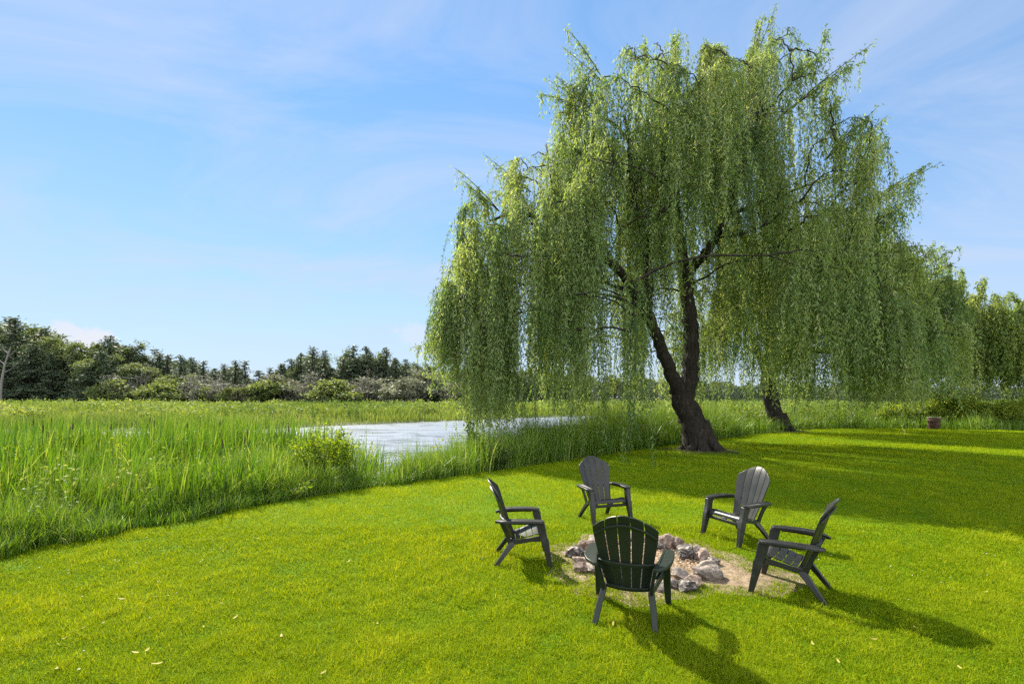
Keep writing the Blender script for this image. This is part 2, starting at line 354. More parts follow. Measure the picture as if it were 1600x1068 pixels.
db.f.append(np.array([(1 + 96 * k + i, 97 + 96 * k + i, 97 + 96 * k + (i + 1) % 96, 1 + 96 * k + (i + 1) % 96) for k in range(2) for i in range(96)])); db.mi.append(np.zeros(192, np.int32))
M_dirt = solid('bare sandy soil', [(.25, (.07, .052, .03)), (.5, (.19, .14, .085)), (.75, (.34, .26, .17))], scale=9, bump=.7, bscale=60, bdist=.02, rough=.95, nrough=.7)
tag(db.build('dirt_patch', M_dirt), kind='structure')

# shaded bare earth around the two willow trunks
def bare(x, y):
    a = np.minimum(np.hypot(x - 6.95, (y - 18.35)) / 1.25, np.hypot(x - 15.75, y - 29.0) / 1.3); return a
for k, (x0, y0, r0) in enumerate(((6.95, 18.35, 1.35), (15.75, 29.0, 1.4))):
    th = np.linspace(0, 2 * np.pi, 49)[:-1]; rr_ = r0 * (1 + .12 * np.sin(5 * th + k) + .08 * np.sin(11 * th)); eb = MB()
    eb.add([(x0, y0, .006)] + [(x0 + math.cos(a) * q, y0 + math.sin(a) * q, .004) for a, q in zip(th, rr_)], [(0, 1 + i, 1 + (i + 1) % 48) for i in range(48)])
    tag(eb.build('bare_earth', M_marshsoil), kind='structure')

# ------------------------------------------------------------------ lawn blades
def field(n, ymin, ymax, dens_pow=1.0, margin=1.06):
    """random ground points inside the view wedge, a little wider than the frame"""
    y = (R.uniform(ymin ** 2, ymax ** 2, n)) ** .5; x = R.uniform(-1, 1, n) * (800 / FPX * margin) * y
    return x, y
lb = MB(); n = 1280000
y = 2.8 * (31.5 / 2.8) ** R.random(n); x = R.uniform(-1, 1, n) * (800 / FPX * 1.05 * y + 1.0)
k = inpoly(x, y, LAWN)
dm = dirt_mask(x, y); pn = vnoise(x, y, .30, 5) * .5 + vnoise(x, y, .10, 6) * .3 + vnoise(x, y, .04, 7) * .2
keep = np.clip((dm - .80) / .26 + (pn - .5) * 2.4, 0, 1); k &= (dm > 1.5) | (R.random(n) < keep)
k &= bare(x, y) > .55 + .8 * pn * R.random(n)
x, y, dm, keep = x[k], y[k], dm[k], keep[k]; n_ = len(x)
big = vnoise(x, y, 1.3, 1) * .35 + vnoise(x, y, .35, 2) * .35 + vnoise(x, y, .12, 8) * .3
h = R.uniform(.5, 1.2, n_) * (.042 + .0010 * y) * (.25 + 1.5 * np.clip(big * 1.6 - .3, 0, 1)) * np.where(R.random(n_) < .05, 1.5, 1) * np.where(dm < 1.5, .65 + .35 * np.clip(keep, 0, 1), 1)
rr = np.clip(R.beta(2, 2.2, n_) * .75 + .75 * (big - .5) + .08, 0, 1); rr = np.where(R.random(n_) < .03, 1.0, rr)
wd = .00115 * y * R.uniform(.6, 1.4, n_); az = R.uniform(0, 6.28, n_); ln = R.uniform(.1, 1.3, n_); nr = y < 7.5
for q, kk in ((nr, 2), (~nr, 1)): lb.blades(np.stack([x, y, np.zeros(n_)], 1)[q], h[q], wd[q], az[q], ln[q], rr[q], k=kk)
tag(lb.build('lawn_grass', M_lawnblade), 'short bright green mown grass covering the lawn', 'grass', kind='stuff')

# ------------------------------------------------------------------ bank reeds (cattails) and sedges
def bank(x, y):
    return (~inpoly(x, y, LAWN)) & (~inpoly(x, y, RIVER))
rd = MB()
# tall cattails left
n = 105000; x = R.uniform(-24, 0, n); y = R.uniform(5, 21, n)
de = dist_line(x, y, EDGE); cl = vnoise(x, y, 1.6, 11); cl2 = vnoise(x, y, .5, 12)
inr = inpoly(x, y, RIVER); dr = dist_line(x, y, NEAR)
k = ~inpoly(x, y, LAWN) & (de > .35) & ((~inr) | (dr < .9)) & (R.random(n) < (.08 + 2.6 * np.clip(cl * cl2 - .08, 0, 1))) & (np.abs(x) < 1.08 * y + 1.6) & (x < -2.6)
gap = np.exp(-(((x + 3.2) / .8) ** 2 + ((y - 12.6) / 2.0) ** 2)); k &= (R.random(n) > gap * .93)
k &= ~((x > -7) & (y > 13.5) & (R.random(n) < .72))
x, y, de, cl = x[k], y[k], de[k], cl[k]; n_ = len(x)
h = np.clip(R.normal(1.27, .17, n_) * (.72 + .30 * np.clip(de / 2.5, 0, 1)) * (.70 + .52 * cl) * (.76 + .46 * vnoise(x, y, .5, 14)), .4, 1.9)
h *= np.where((x > -4.9) & (x < -2.4), .8, 1)
rd.blades(np.stack([x, y, ground_z(x, y)], 1), h, R.uniform(.014, .044, n_), R.normal(.4, 1.4, n_), np.abs(R.normal(.14, .18, n_)), np.clip(R.normal(.45, .24, n_) + .5 * (vnoise(x, y, .7, 15) - .5), 0, 1), k=5)
# bent-over straw-pale leaves
j = R.choice(n_, n_ // 9); rd.blades(np.stack([x[j], y[j], ground_z(x[j], y[j])], 1), h[j] * .95, R.uniform(.008, .014, len(j)), R.uniform(-1, 2, len(j)), R.uniform(.5, 1.1, len(j)), R.uniform(.8, 1, len(j)), k=6)
tag(rd.build('cattail_reeds', M_reed), 'tall green cattail reeds crowding the near river bank on the left', 'reeds', kind='stuff')
print('reeds', n_)

sg = MB()
def sedge(n, x0, x1, y0, y1, hf, wd, dmax, seed, dens=1.0, k_=4, xmin=None, lean=.35):
    x = R.uniform(x0, x1, n); y = R.uniform(y0, y1, n); de = dist_line(x, y, EDGE); c = vnoise(x, y, .8, seed); c2 = vnoise(x, y, .25, seed + 1)
    k = (bank(x, y) | (inpoly(x, y, LAWN) & (de < .45 * np.maximum(0, vnoise(x, y, .5, seed + 5) - .35)))) & (de < dmax) & (R.random(n) < dens * (.35 + 1.2 * c * c2 * 1.6)) & (np.abs(x) < 1.08 * y + 1.6)
    g_ = np.exp(-(((x + 3.2) / .55) ** 2 + ((y - 12.2) / 1.4) ** 2)); k &= R.random(n) > g_ * .9
    x, y, de, c = x[k], y[k], de[k], c[k]; n_ = len(x)
    h = hf(x, y, de) * R.uniform(.6, 1.1, n_) * (.65 + .6 * c)
    sg.blades(np.stack([x, y, ground_z(x, y) + .0], 1), h, wd * R.uniform(.6, 1.3, n_), R.uniform(0, 6.28, n_), np.abs(R.normal(lean, .25, n_)), np.clip(R.normal(.5, .2, n_) + .25 * (c - .5), 0, 1), k=k_)
    print('sedge', n_)
# fringe at the lawn edge, left and middle
sedge(190000, -9.5, -1.5, 4, 14, lambda x, y, d: np.where(d < .25, .38, .72) + .12 * np.clip(d, 0, 3), .013, 3.0, 21, dens=1.4, lean=.45)
# thick sedge bank right of the inlet under the willow
sedge(150000, -2.9, 12, 11, 30, lambda x, y, d: (.70 + .50 * np.clip(d / .8, 0, 1)) * np.where(x < -1.2, 1.08, np.where(x > .3, 1.55, 1.15)), .017, 4.6, 23, dens=1.0, lean=.3)
# tall rough grass behind the far lawn edge
sedge(140000, 8, 44, 24, 46, lambda x, y, d: .95 + .5 * np.clip(d / 3, 0, 1.6), .032, 16, 25, dens=1.1, lean=.25, k_=3)
sedge(60000, -24, -6, 14, 18, lambda x, y, d: 1.0 + 0 * x, .014, 30, 27, dens=.8)
bw = MB()
def weeds(n, x0, x1, y0, y1, d0, d1, r0, r1, z0, z1, leaf, seed):
    x = R.uniform(x0, x1, n); y = R.uniform(y0, y1, n); de = dist_line(x, y, EDGE)
    k = bank(x, y) & (de > d0) & (de < d1) & (np.abs(x / y) < 1.12) & (R.random(n) < 1.5 * vnoise(x, y, 2.2, seed)); x, y = x[k], y[k]
    for a, b_ in zip(x, y):
        m_ = 70; r_ = R.uniform(r0, r1); h_ = R.uniform(z0, z1); q = rdir(m_) * (R.uniform(.2, 1, m_) ** .5)[:, None]; tn = R.uniform(.15, .9)
        P = q * [r_, r_, h_ * .5] + [a, b_, -.15 + h_ * .55]; A = unit(rdir(m_) + [0, 0, .3]); bw.leaves(P, A, unit(np.cross(A, rdir(m_))), leaf * R.uniform(.6, 1.4, m_), leaf * .5 * R.uniform(.7, 1.3, m_), np.clip(R.normal(tn, .16, m_), 0, 1))
weeds(1500, 8, 46, 24, 46, .8, 16, .3, .9, .7, 1.9, .15, 81)
weeds(700, -2, 9, 12, 27, .4, 4, .2, .5, .5, 1.2, .10, 82)
weeds(170, -16, -3, 6, 17, .5, 9, .2, .45, .6, 1.35, .07, 83)
tag(bw.build('bank_weeds', M_marsh), 'mixed leafy weeds growing through the long bank grass', 'weeds', kind='stuff')
tag(sg.build('bank_sedge', M_sedge), 'long arching grass and sedge along the lawn edge and river bank', 'long grass', kind='stuff')

# low dark broad-leaf weeds, lily pads at the inlet
lp = MB(); n = 420
c_ = np.stack([R.uniform(-5.2, -.5, n), R.uniform(14.5, 21, n)], 1); k = inpoly(c_[:, 0], c_[:, 1], RIVER) & (vnoise(c_[:, 0], c_[:, 1], 1.2, 44) > .48); c_ = c_[k]
for (x, y) in c_:
    r_ = R.uniform(.05, .13); a = np.linspace(.3, 6.0, 9); V = np.stack([x + r_ * np.cos(a + x * 9), y + r_ * np.sin(a + x * 9), np.full(9, WATER_Z + .008)], 1)
    V = np.vstack([[x, y, WATER_Z + .006], V]); lp.add(V, [(0, i, i + 1) for i in range(1, 9)], R.random())
M_pad = foliage('lily pads', [(.05, .09, .02), (.10, .15, .03), (.16, .19, .05)], trans=.1, rough=.35)
tag(lp.build('lily_pads', M_pad), 'small floating green lily pads on the river near the inlet', 'lily pads', kind='stuff')

# ------------------------------------------------------------------ far marsh
fm = MB()
def far_ok(x, y):
    far = inpoly(x, y, FAR + [(140, 400), (-120, 400)]); return far & (np.abs(x / y) < 1.15)
for (n, y0, y1, h_, wd) in ((60000, 34, 52, 1.25, .05), (60000, 45, 75, 1.35, .075), (45000, 65, 96, 1.45, .12)):
    x, y = field(n, y0, y1, margin=1.1); k = far_ok(x, y); x, y = x[k], y[k]; n_ = len(x)
    c = vnoise(x, y, 5, 31) * .6 + vnoise(x, y, 1.6, 32) * .4; dr = dist_line(x, y, FAR)
    h = h_ * (.35 + 1.1 * c) * R.uniform(.7, 1.15, n_) * (.55 + .45 * np.clip(dr / 3, 0, 1))
    fm.blades(np.stack([x, y, ground_z(x, y)], 1), h, wd * R.uniform(.6, 1.3, n_), R.uniform(0, 6.28, n_), R.uniform(.1, .5, n_), np.clip(R.normal(.5, .2, n_) + .5 * (vnoise(x, y, 8, 33) - .5), 0, 1), k=2)
# leafy low bushes of the marsh: clouds of small leaves
n = 3200; x, y = field(n, 38, 97, margin=1.1); k = far_ok(x, y) & (dist_line(x, y, FAR) > 2.5); x, y = x[k], y[k]
for (a, b_) in zip(x, y):
    r_ = R.uniform(.5, 1.6); m_ = 80; tn = .2 + .6 * float(vnoise(a, b_, 9, 35)) + R.normal(0, .1); q = rdir(m_) * (R.uniform(.3, 1, m_) ** .5)[:, None] * np.array([r_, r_, (.55 + .9 * float(vnoise(a, b_, 4, 36))) * R.uniform(.8, 1.25)]); q[:, 2] = np.abs(q[:, 2]) + .35
    A = rdir(m_); S = unit(np.cross(A, rdir(m_))); fm.leaves(q + [a, b_, -.1], A, S, R.uniform(.16, .34, m_), R.uniform(.10, .2, m_), np.clip(R.normal(tn, .15, m_), 0, 1))
tag(fm.build('marsh_vegetation', M_marsh), 'low yellow green marsh plants spreading from the far river bank to the treeline', 'marsh plants', kind='stuff')

# ------------------------------------------------------------------ willows
def polar_interp(pts):
    a = np.array(pts, float); return lambda q: np.interp(q, a[:, 0], a[:, 1])
def limb_tubes(mb, limbs, Y):
    """limbs: list of (pixel path [(px,py,depth offset)], r0, r1)"""
    pts = []
    for path, r0, r1 in limbs:
        P = smooth_path([at(a, b_, Y + c) for a, b_, c in path], 6)
        P[1:-1] += R.normal(0, .02, (len(P) - 2, 3))
        t_ = np.linspace(0, 1, len(P)); rad = r0 + (r1 - r0) * t_ ** .8
        mb.tube(P, rad, 14 if r0 > .2 else 8, R.random(), wob=.05)
        pts += [p_ for p_ in P]
    return np.array(pts)
def willow(label, group, Y, limbs, top, bottom, depth, n_boughs, per, flare, sprays=(), skip=None, leaf=(.10, .024), step=.055, ground=0.0, lens=(1.3, 4.6), upper=.35, shells=((1, .5), (.8, .3), (.55, .2)), mat=None, holes=(.32, .57)):
    base = at(*flare[0], Y); base[2] = 0
    root = empty('willow_tree', base.tolist()); tag(root, label, 'tree', group)
    off = -base
    tb = MB(); pool = limb_tubes(tb, limbs, Y)
    # root flare and buttresses
    for k in range(7):
        a = k * .9 + R.uniform(-.2, .2); rr = flare[1]
        P = smooth_path([base + [0, 0, flare[1] * 1.9], base + [math.cos(a) * rr * .62, math.sin(a) * rr * .62, rr * .7], base + [math.cos(a) * rr * 1.15, math.sin(a) * rr * 1.15, rr * .12], base + [math.cos(a) * rr * 1.7, math.sin(a) * rr * 1.7, -.12]], 5)
        tb.tube(P, np.linspace(flare[1] * .55, .09 * flare[1] / .5, len(P)), 9, .5, wob=.06)
    ft0, fb, fd = polar_interp(top), polar_interp(bottom), polar_interp(depth)
    def ft(q): return float(ft0(q)) + 34 * (float(vnoise(q, Y, 24, 61)) - .45)
    fb0 = fb
    def fb(q): return float(fb0(q)) + 70 * (float(vnoise(q, Y, 19, 65)) - .62)
    def hole(a, b_): return float(vnoise(a, b_, 38, int(Y)) * .6 + vnoise(a, b_, 17, int(Y) + 1) * .4)
    px0, px1 = top[0][0], top[-1][0]
    T = []; tries = 0
    while len(T) < n_boughs and tries < 60000:
        tries += 1
        px = R.uniform(px0, px1); u = R.uniform(-1, 1); q = R.random(); acc = 0; s_ = 1
        for sv, wt in shells:
            acc += wt
            if q <= acc: s_ = sv; break
        zt = at(px, ft(px), Y)[2]; zb = at(px, fb(px), Y)[2]
        low = zb + (zt - zb) * upper
        z = low + (zt - low) * math.sqrt(max(0, 1 - abs(u) ** 2.2)) * s_ * R.uniform(.9, 1)
        p_ = np.array([(px - 800) / FPX * Y, Y + u * fd(px), z])
        if skip and skip(px, HOR - (z - CAM_H) / Y * FPX, u): continue
        if T and np.min(np.linalg.norm(np.array(T) - p_, axis=1)) < .42: continue
        T.append(p_)
    T = np.array(T); cent = pool.mean(0)
    T = T[np.argsort(np.linalg.norm(T - cent, axis=1))]
    lv = MB(); C_, A_, S_, L_, W_, R_ = [], [], [], [], [], []
    def strand(p0, d0, L):
        """one hanging whip with its leaves"""
        n = max(3, int(L / step)); s = np.linspace(0, L, n)[:, None]
        sw = np.array([R.normal(0, .07), R.normal(0, .07), 0]); am = R.uniform(.02, .07)
        out = d0 * (.38 * (1 - np.exp(-s / .38)))
        P = p0 + out + np.hstack([sw[0] * s + am * np.sin(s * 2 + R.uniform(0, 6)), sw[1] * s + am * np.cos(s * 2.3 + R.uniform(0, 6)), -np.clip(s - .14 * (1 - np.exp(-s / .25)), 0, None)])
        tb2.tube(P[::max(1, n // 7)], np.linspace(.006, .0025, len(P[::max(1, n // 7)])), 3, .5)
        for rep in range(2):
            ph = R.uniform(0, 6.28) + np.arange(n) * 2.4 + rep * 3.1
            o_ = np.stack([np.cos(ph), np.sin(ph), -R.uniform(.5, 2.6, n)], 1)
            A = unit(o_ + R.normal(0, .25, (n, 3))); S = unit(np.cross(A, rdir(n)))
            j = R.random(n) < .93
            C_.append((P + R.normal(0, 1, (n, 3)) * (leaf[0] * (.08 + .42 * (.5 + .5 * np.sin(s * R.uniform(3, 7) + R.uniform(0, 6))))))[j]); A_.append(A[j]); S_.append(S[j])
            L_.append((leaf[0] * R.uniform(.6, 1.3, n))[j]); W_.append((leaf[1] * R.uniform(.7, 1.3, n))[j])
            R_.append(np.clip(R.normal(tone, .16, n), 0, 1)[j])
    tb2 = MB(); poolL = list(pool)
    for p_ in T:
        A0 = np.array(poolL); dz = p_[2] - A0[:, 2]; d = np.linalg.norm(A0 - p_, axis=1) + np.where(dz < 0, -dz * 1.6, 0)
        s0 = A0[np.argmin(d)]; L0 = np.linalg.norm(p_ - s0)
        mid = s0 * .45 + p_ * .55; mid[2] = max(s0[2], p_[2]) + (.10 if L0 < 2.2 else .26) * L0 if p_[2] < s0[2] + .5 else s0[2] * .35 + p_[2] * .65 + (.15 if L0 < 2.2 else .28) * L0
        tt = np.linspace(0, 1, 9)[:, None]; P = (1 - tt) ** 2 * s0 + 2 * (1 - tt) * tt * mid + tt ** 2 * p_
        P[1:-1] += R.normal(0, .03, (7, 3)) * min(1, L0)
        tb.tube(P, np.linspace(min(.012 + .014 * L0, .05), .008, 9), 5, R.random())
        poolL += [P[4], P[6]]
        tone = np.clip(R.normal(.45, .22), .05, .95); zb = at((p_[0] / Y * FPX + 800), fb(p_[0] / Y * FPX + 800), Y)[2]
        dirh = unit((P[-1] - P[2]) * [1, 1, 0])
        for k in range(int(per * R.uniform(.6, 1.4))):
            t_ = R.uniform(.25, 1) ** .8; i = int(t_ * 8); f = t_ * 8 - i; q = P[i] if i >= 8 else P[i] * (1 - f) + P[i + 1] * f
            d0 = unit(dirh * R.uniform(0, 1.2) + R.normal(0, .9, 3) * [1, 1, .5] + [0, 0, .3]) * R.uniform(.5, 1.9)
            mx = max(.5, q[2] - zb - R.uniform(0, .9)); L = min(R.uniform(*lens) * (1 if R.random() < .75 else 1.7), mx)
            if L < .3: continue
            qx = q[0] / q[1] * FPX + 800; qy = HOR - (q[2] - CAM_H) / q[1] * FPX; u_ = (q[1] - Y) / fd(qx)
            if skip and (skip(qx, qy, u_) or skip(qx, qy + L * .5 / Y * FPX, u_)): continue
            if hole(qx, qy + L * .35 / Y * FPX) < R.uniform(*holes): continue
            strand(q, d0, L)
    for (a0, b0), (a1, b1), nt_ in sprays:
        Yo = R.uniform(-1.5, 1.5); s0 = at(a0, b0, Y + Yo); e0 = at(a1, b1, Y + Yo * 1.1)
        for k in range(nt_):
            e = e0 + R.normal(0, .38, 3) * (k > 0); c = (s0 + e) / 2 + [0, 0, .25 * np.linalg.norm(e - s0) * R.uniform(-.2, .6)]
            tt = np.linspace(0, 1, 14)[:, None]; P = (1 - tt) ** 2 * s0 + 2 * (1 - tt) * tt * c + tt ** 2 * e
            tb.tube(P, np.linspace(.022, .005, 14), 4, .5); tone = .45
            n = 60; q = R.uniform(.15, 1, n) ** .8 * 13; i = np.clip(q.astype(int), 0, 12); f = (q - i)[:, None]; B = P[i] * (1 - f) + P[i + 1] * f
            A = unit(rdir(n) + [0, 0, -.6] + .5 * unit(P[-1] - P[0])); C_.append(B + R.normal(0, .05, (n, 3))); A_.append(A); S_.append(unit(np.cross(A, rdir(n)))); L_.append(leaf[0] * R.uniform(.7, 1.3, n)); W_.append(leaf[1] * R.uniform(.9, 1.5, n)); R_.append(np.clip(R.normal(.42, .2, n), 0, 1))
            for z_ in range(7):
                i = R.integers(4, 13); strand(P[i], rdir(1)[0] * .5, R.uniform(.3, 1.1))
    C_ = np.concatenate(C_); C_[:, 2] = np.maximum(C_[:, 2], ground + .15)
    lv.leaves(C_ + off, np.concatenate(A_), np.concatenate(S_), np.concatenate(L_), np.concatenate(W_), np.concatenate(R_))
    tb.v = [v + off for v in tb.v]; tb2.v = [v + off for v in tb2.v]
    tr = tb.build('trunk', M_bark, root, smooth=True)
    cr = lv.build('crown', mat or M_willow, root)
    tw = tb2.build('hanging_twigs', M_twig, cr, smooth=True)
    print(label, 'boughs', len(T), 'leaves', len(C_))
    return root

def skip1(px, py, u):
    if 807 < px < 835 and py > 410: return True
    if 1015 < px < 1045 and 430 < py < 600 and u < .3: return True
    if 1046 < px < 1118 and py > 340 and u < .6: return True
    if 1090 < px < 1150 and 300 < py < 400 and u < .2: return True
    if 930 < px < 965 and 400 < py < 468: return True
    if 1008 < px < 1046 and 470 < py < 600: return True
    if u < .35 and 415 < py < 600 and abs(px - np.interp(py, [415, 450, 490, 530, 575, 600], [958, 990, 1012, 1028, 1045, 1055])) < 15: return True
    if u < .3 and 185 < py < 300 and abs(px - np.interp(py, [185, 300], [975, 990])) < 12: return True
    if 1215 < px < 1400 and py < 400 and (px * 7.3 + py * 3.1) % 1 < .38: return True
    return False
limbs1 = [
    ([(1093, 712, 0), (1083, 660, 0), (1068, 628, 0), (1062, 605, 0)], .53, .36),
    ([(1068, 640, 0), (1076, 600, .1), (1080, 550, .1), (1078, 500, .1), (1074, 455, .2), (1071, 420, .2)], .32, .23),
    ([(1072, 432, .2), (1084, 415, .1), (1105, 392, -.2), (1125, 360, -.4), (1140, 335, -.5), (1150, 290, -.6), (1172, 230, -.8)], .22, .07),
    ([(1071, 425, .2), (1066, 380, .6), (1058, 320, 1.0), (1046, 250, 1.2), (1040, 170, 1.4), (1035, 110, 1.5)], .19, .05),
    ([(1063, 615, 0), (1045, 575, -.4), (1028, 530, -.8), (1012, 490, -1.1), (990, 450, -1.4), (962, 418, -1.7), (930, 400, -2), (880, 390, -2.2)], .27, .09),
    ([(1012, 490, -1.1), (1014, 440, -1.0), (1008, 380, -.8), (992, 320, -.6), (985, 260, -.4), (982, 215, -.3), (975, 180, -.2)], .19, .05),
    ([(992, 300, -.6), (1008, 245, -.8), (1030, 215, -1), (1050, 190, -1.1)], .10, .04),
    ([(984, 220, -.3), (960, 195, .2), (930, 178, .6), (905, 150, .8)], .07, .03),
    ([(930, 400, -2), (890, 360, -1.5), (850, 340, -1), (800, 335, -.5), (765, 345, -.3)], .13, .04),
    ([(985, 455, -1.4), (940, 440, .6), (890, 430, 1.4), (830, 425, 1.8), (770, 430, 1.6)], .08, .02),
    ([(1172, 230, -.8), (1185, 190, -.9), (1175, 140, -.9), (1168, 100, -1)], .09, .03),
    ([(1175, 225, -.8), (1200, 200, -.2), (1240, 165, .4), (1275, 140, .6)], .07, .025),
    ([(1140, 335, -.5), (1180, 320, .6), (1230, 300, 1.2), (1290, 280, 1.6), (1340, 265, 1.8)], .08, .02),
    ([(1125, 360, -.4), (1160, 365, -1.6), (1200, 350, -2.6)], .07, .02),
    ([(1073, 440, .2), (1058, 395, -.8), (1045, 330, -1.8), (1030, 280, -2.8)], .11, .04),
]
top1 = [(688, 520), (694, 440), (706, 390), (722, 330), (740, 285), (762, 275), (800, 262), (840, 240), (868, 215), (878, 140), (900, 118), (940, 112), (965, 85), (1000, 78), (1035, 68), (1075, 80), (1110, 88), (1150, 75), (1185, 70), (1215, 85), (1260, 120), (1285, 160), (1298, 220), (1325, 262), (1348, 305), (1372, 360), (1390, 410)]
bot1 = [(688, 600), (700, 640), (720, 668), (745, 680), (790, 690), (812, 650), (840, 600), (862, 690), (900, 708), (940, 706), (985, 700), (1030, 688), (1060, 682), (1100, 676), (1150, 680), (1180, 655), (1200, 635), (1240, 632), (1270, 655), (1320, 640), (1400, 615)]
dep1 = [(688, 1.4), (760, 2.8), (850, 4.0), (1000, 5.2), (1150, 5.2), (1280, 4.0), (1400, 2.2)]
sp1 = [((945, 130), (903, 66), 3), ((935, 180), (868, 118), 4), ((910, 170), (862, 150), 3), ((1170, 120), (1195, 22), 4), ((1200, 110), (1202, 50), 2), ((1105, 110), (1104, 62), 2), ((1240, 165), (1333, 103), 4), ((1230, 130), (1275, 88), 3),
       ((1290, 190), (1290, 130), 2), ((1300, 290), (1382, 206), 5), ((1290, 250), (1345, 182), 4), ((1330, 335), (1438, 280), 5), ((1320, 290), (1372, 240), 3), ((1350, 360), (1412, 318), 4), ((780, 330), (722, 282), 3), ((830, 300), (775, 262), 3),
       ((1330, 270), (1368, 262), 3), ((1010, 100), (1008, 62), 2), ((1055, 100), (1052, 52), 2), ((740, 540), (682, 512), 3), ((730, 460), (684, 470), 2), ((1140, 130), (1125, 72), 2), ((1270, 130), (1262, 76), 2), ((1340, 400), (1405, 360), 3)]
willow('huge weeping willow with a dark leaning split trunk at the lawn edge, the tallest tree', 'weeping willows', 18.5, limbs1, top1, bot1, dep1, 620, 15, ((1096, 700), .52), sp1, skip1, leaf=(.15, .036), step=.06, lens=(1.3, 5.2), upper=.16, shells=((1, .38), (.78, .27), (.52, .2), (.32, .15)))

limbs2 = [
    ([(1220, 678, 0), (1212, 650, 0), (1204, 622, 0), (1200, 590, 0)], .48, .38),
    ([(1200, 596, 0), (1205, 540, .3), (1215, 480, .5), (1225, 430, .6), (1240, 380, .8)], .38, .12),
    ([(1201, 590, 0), (1225, 560, -.5), (1260, 548, -1), (1310, 545, -1.4), (1350, 538, -1.6), (1395, 522, -1.8), (1440, 510, -1.8)], .30, .10),
    ([(1212, 520, .3), (1250, 510, -.3), (1290, 490, -.8), (1340, 470, -1), (1390, 440, -1.2)], .24, .08),
    ([(1200, 590, 0), (1180, 540, .6), (1160, 480, 1), (1150, 430, 1.3)], .24, .08),
    ([(1225, 520, .3), (1245, 500, 1), (1280, 470, 2), (1330, 430, 2.4), (1400, 410, 2.6)], .18, .06),
]
top2 = [(1125, 430), (1170, 360), (1230, 330), (1300, 330), (1360, 345), (1395, 385), (1420, 388), (1445, 395), (1458, 415), (1466, 450)]
bot2 = [(1125, 640), (1170, 655), (1190, 640), (1225, 640), (1250, 675), (1300, 668), (1360, 652), (1400, 640), (1440, 625), (1490, 605)]
dep2 = [(1125, 2.5), (1200, 5), (1300, 6), (1400, 4.5), (1490, 2)]
willow('second weeping willow with a stout leaning trunk, standing right behind the biggest one', 'weeping willows', 29.2, limbs2, top2, bot2, dep2, 340, 13, ((1222, 672), .48), [((1440, 410), (1462, 376), 3), ((1460, 430), (1482, 400), 3), ((1400, 400), (1412, 378), 2)], leaf=(.19, .048), step=.09, lens=(1.5, 4.2))

limbs3 = [
    ([(1487, 668, 0), (1485, 630, 0), (1492, 590, 0)], .20, .16),
    ([(1490, 596, 0), (1500, 550, .2), (1500, 500, .5), (1490, 460, .6)], .18, .08),
    ([(1492, 590, 0), (1530, 545, -.4), (1575, 520, -.6), (1630, 500, -.8), (1680, 480, -1)], .18, .08),
    ([(1492, 590, 0), (1470, 550, .5), (1440, 520, .6)], .14, .06),
]
top3 = [(1395, 500), (1415, 455), (1450, 448), (1480, 435), (1505, 440), (1525, 455), (1548, 468), (1575, 462), (1600, 462), (1640, 455), (1690, 440), (1740, 470)]
bot3 = [(1405, 612), (1450, 625), (1500, 625), (1560, 618), (1620, 622), (1740, 615)]
dep3 = [(1405, 2), (1500, 5), (1600, 5), (1740, 2.5)]
willow('lower light green weeping willow furthest right, overhanging the tall marsh grass', 'weeping willows', 34.5, limbs3, top3, bot3, dep3, 300, 13, ((1487, 664), .20), [((1500, 460), (1505, 425), 3), ((1530, 480), (1527, 440), 3), ((1600, 480), (1580, 462), 2)], leaf=(.24, .065), step=.11, lens=(1.4, 4.2), upper=.3, holes=(.12, .38), mat=foliage('light willow leaves', [(.08, .135, .045), (.16, .24, .075), (.26, .335, .11), (.42, .46, .22)], trans=.55, tcol=(1.3, 1.2, .5), big=.3, bigsc=.4, bigcol=(.30, .34, .06)))

# ------------------------------------------------------------------ far treeline prototypes
FT = {}
M_con = foliage('dark conifer needles', [(.04, .06, .04), (.07, .10, .06), (.105, .14, .08), (.14, .175, .10)], trans=.15, tcol=(1.2, 1.1, .6))  # far tree colours greyed in place of air haze
M_dec = foliage('mid green leaves', [(.06, .09, .05), (.11, .15, .07), (.165, .21, .09), (.22, .26, .12)], trans=.35, tcol=(1.3, 1.2, .5))
M_lite = foliage('light green leaves', [(.09, .13, .05), (.13, .175, .06), (.18, .23, .08), (.23, .27, .11)], trans=.4, tcol=(1.3, 1.2, .5))
M_grey = foliage('grey green leaves', [(.07, .085, .055), (.12, .135, .085), (.18, .19, .13), (.26, .27, .19)], trans=.3, tcol=(1.1, 1.1, .8))
M_greybark = solid('weathered grey bark', [(.3, (.12, .11, .10)), (.8, (.30, .28, .25))], scale=6, bump=.3, rough=.9)
def leafcloud(mb, P, size, asp=.6, tone=.5, sp=.18, down=0):
    n = len(P); A = unit(rdir(n) + [0, 0, -down]); S = unit(np.cross(A, rdir(n)))
    mb.leaves(P, A, S, size * R.uniform(.6, 1.35, n), size * asp * R.uniform(.7, 1.3, n), np.clip(R.normal(tone, sp, n), 0, 1))
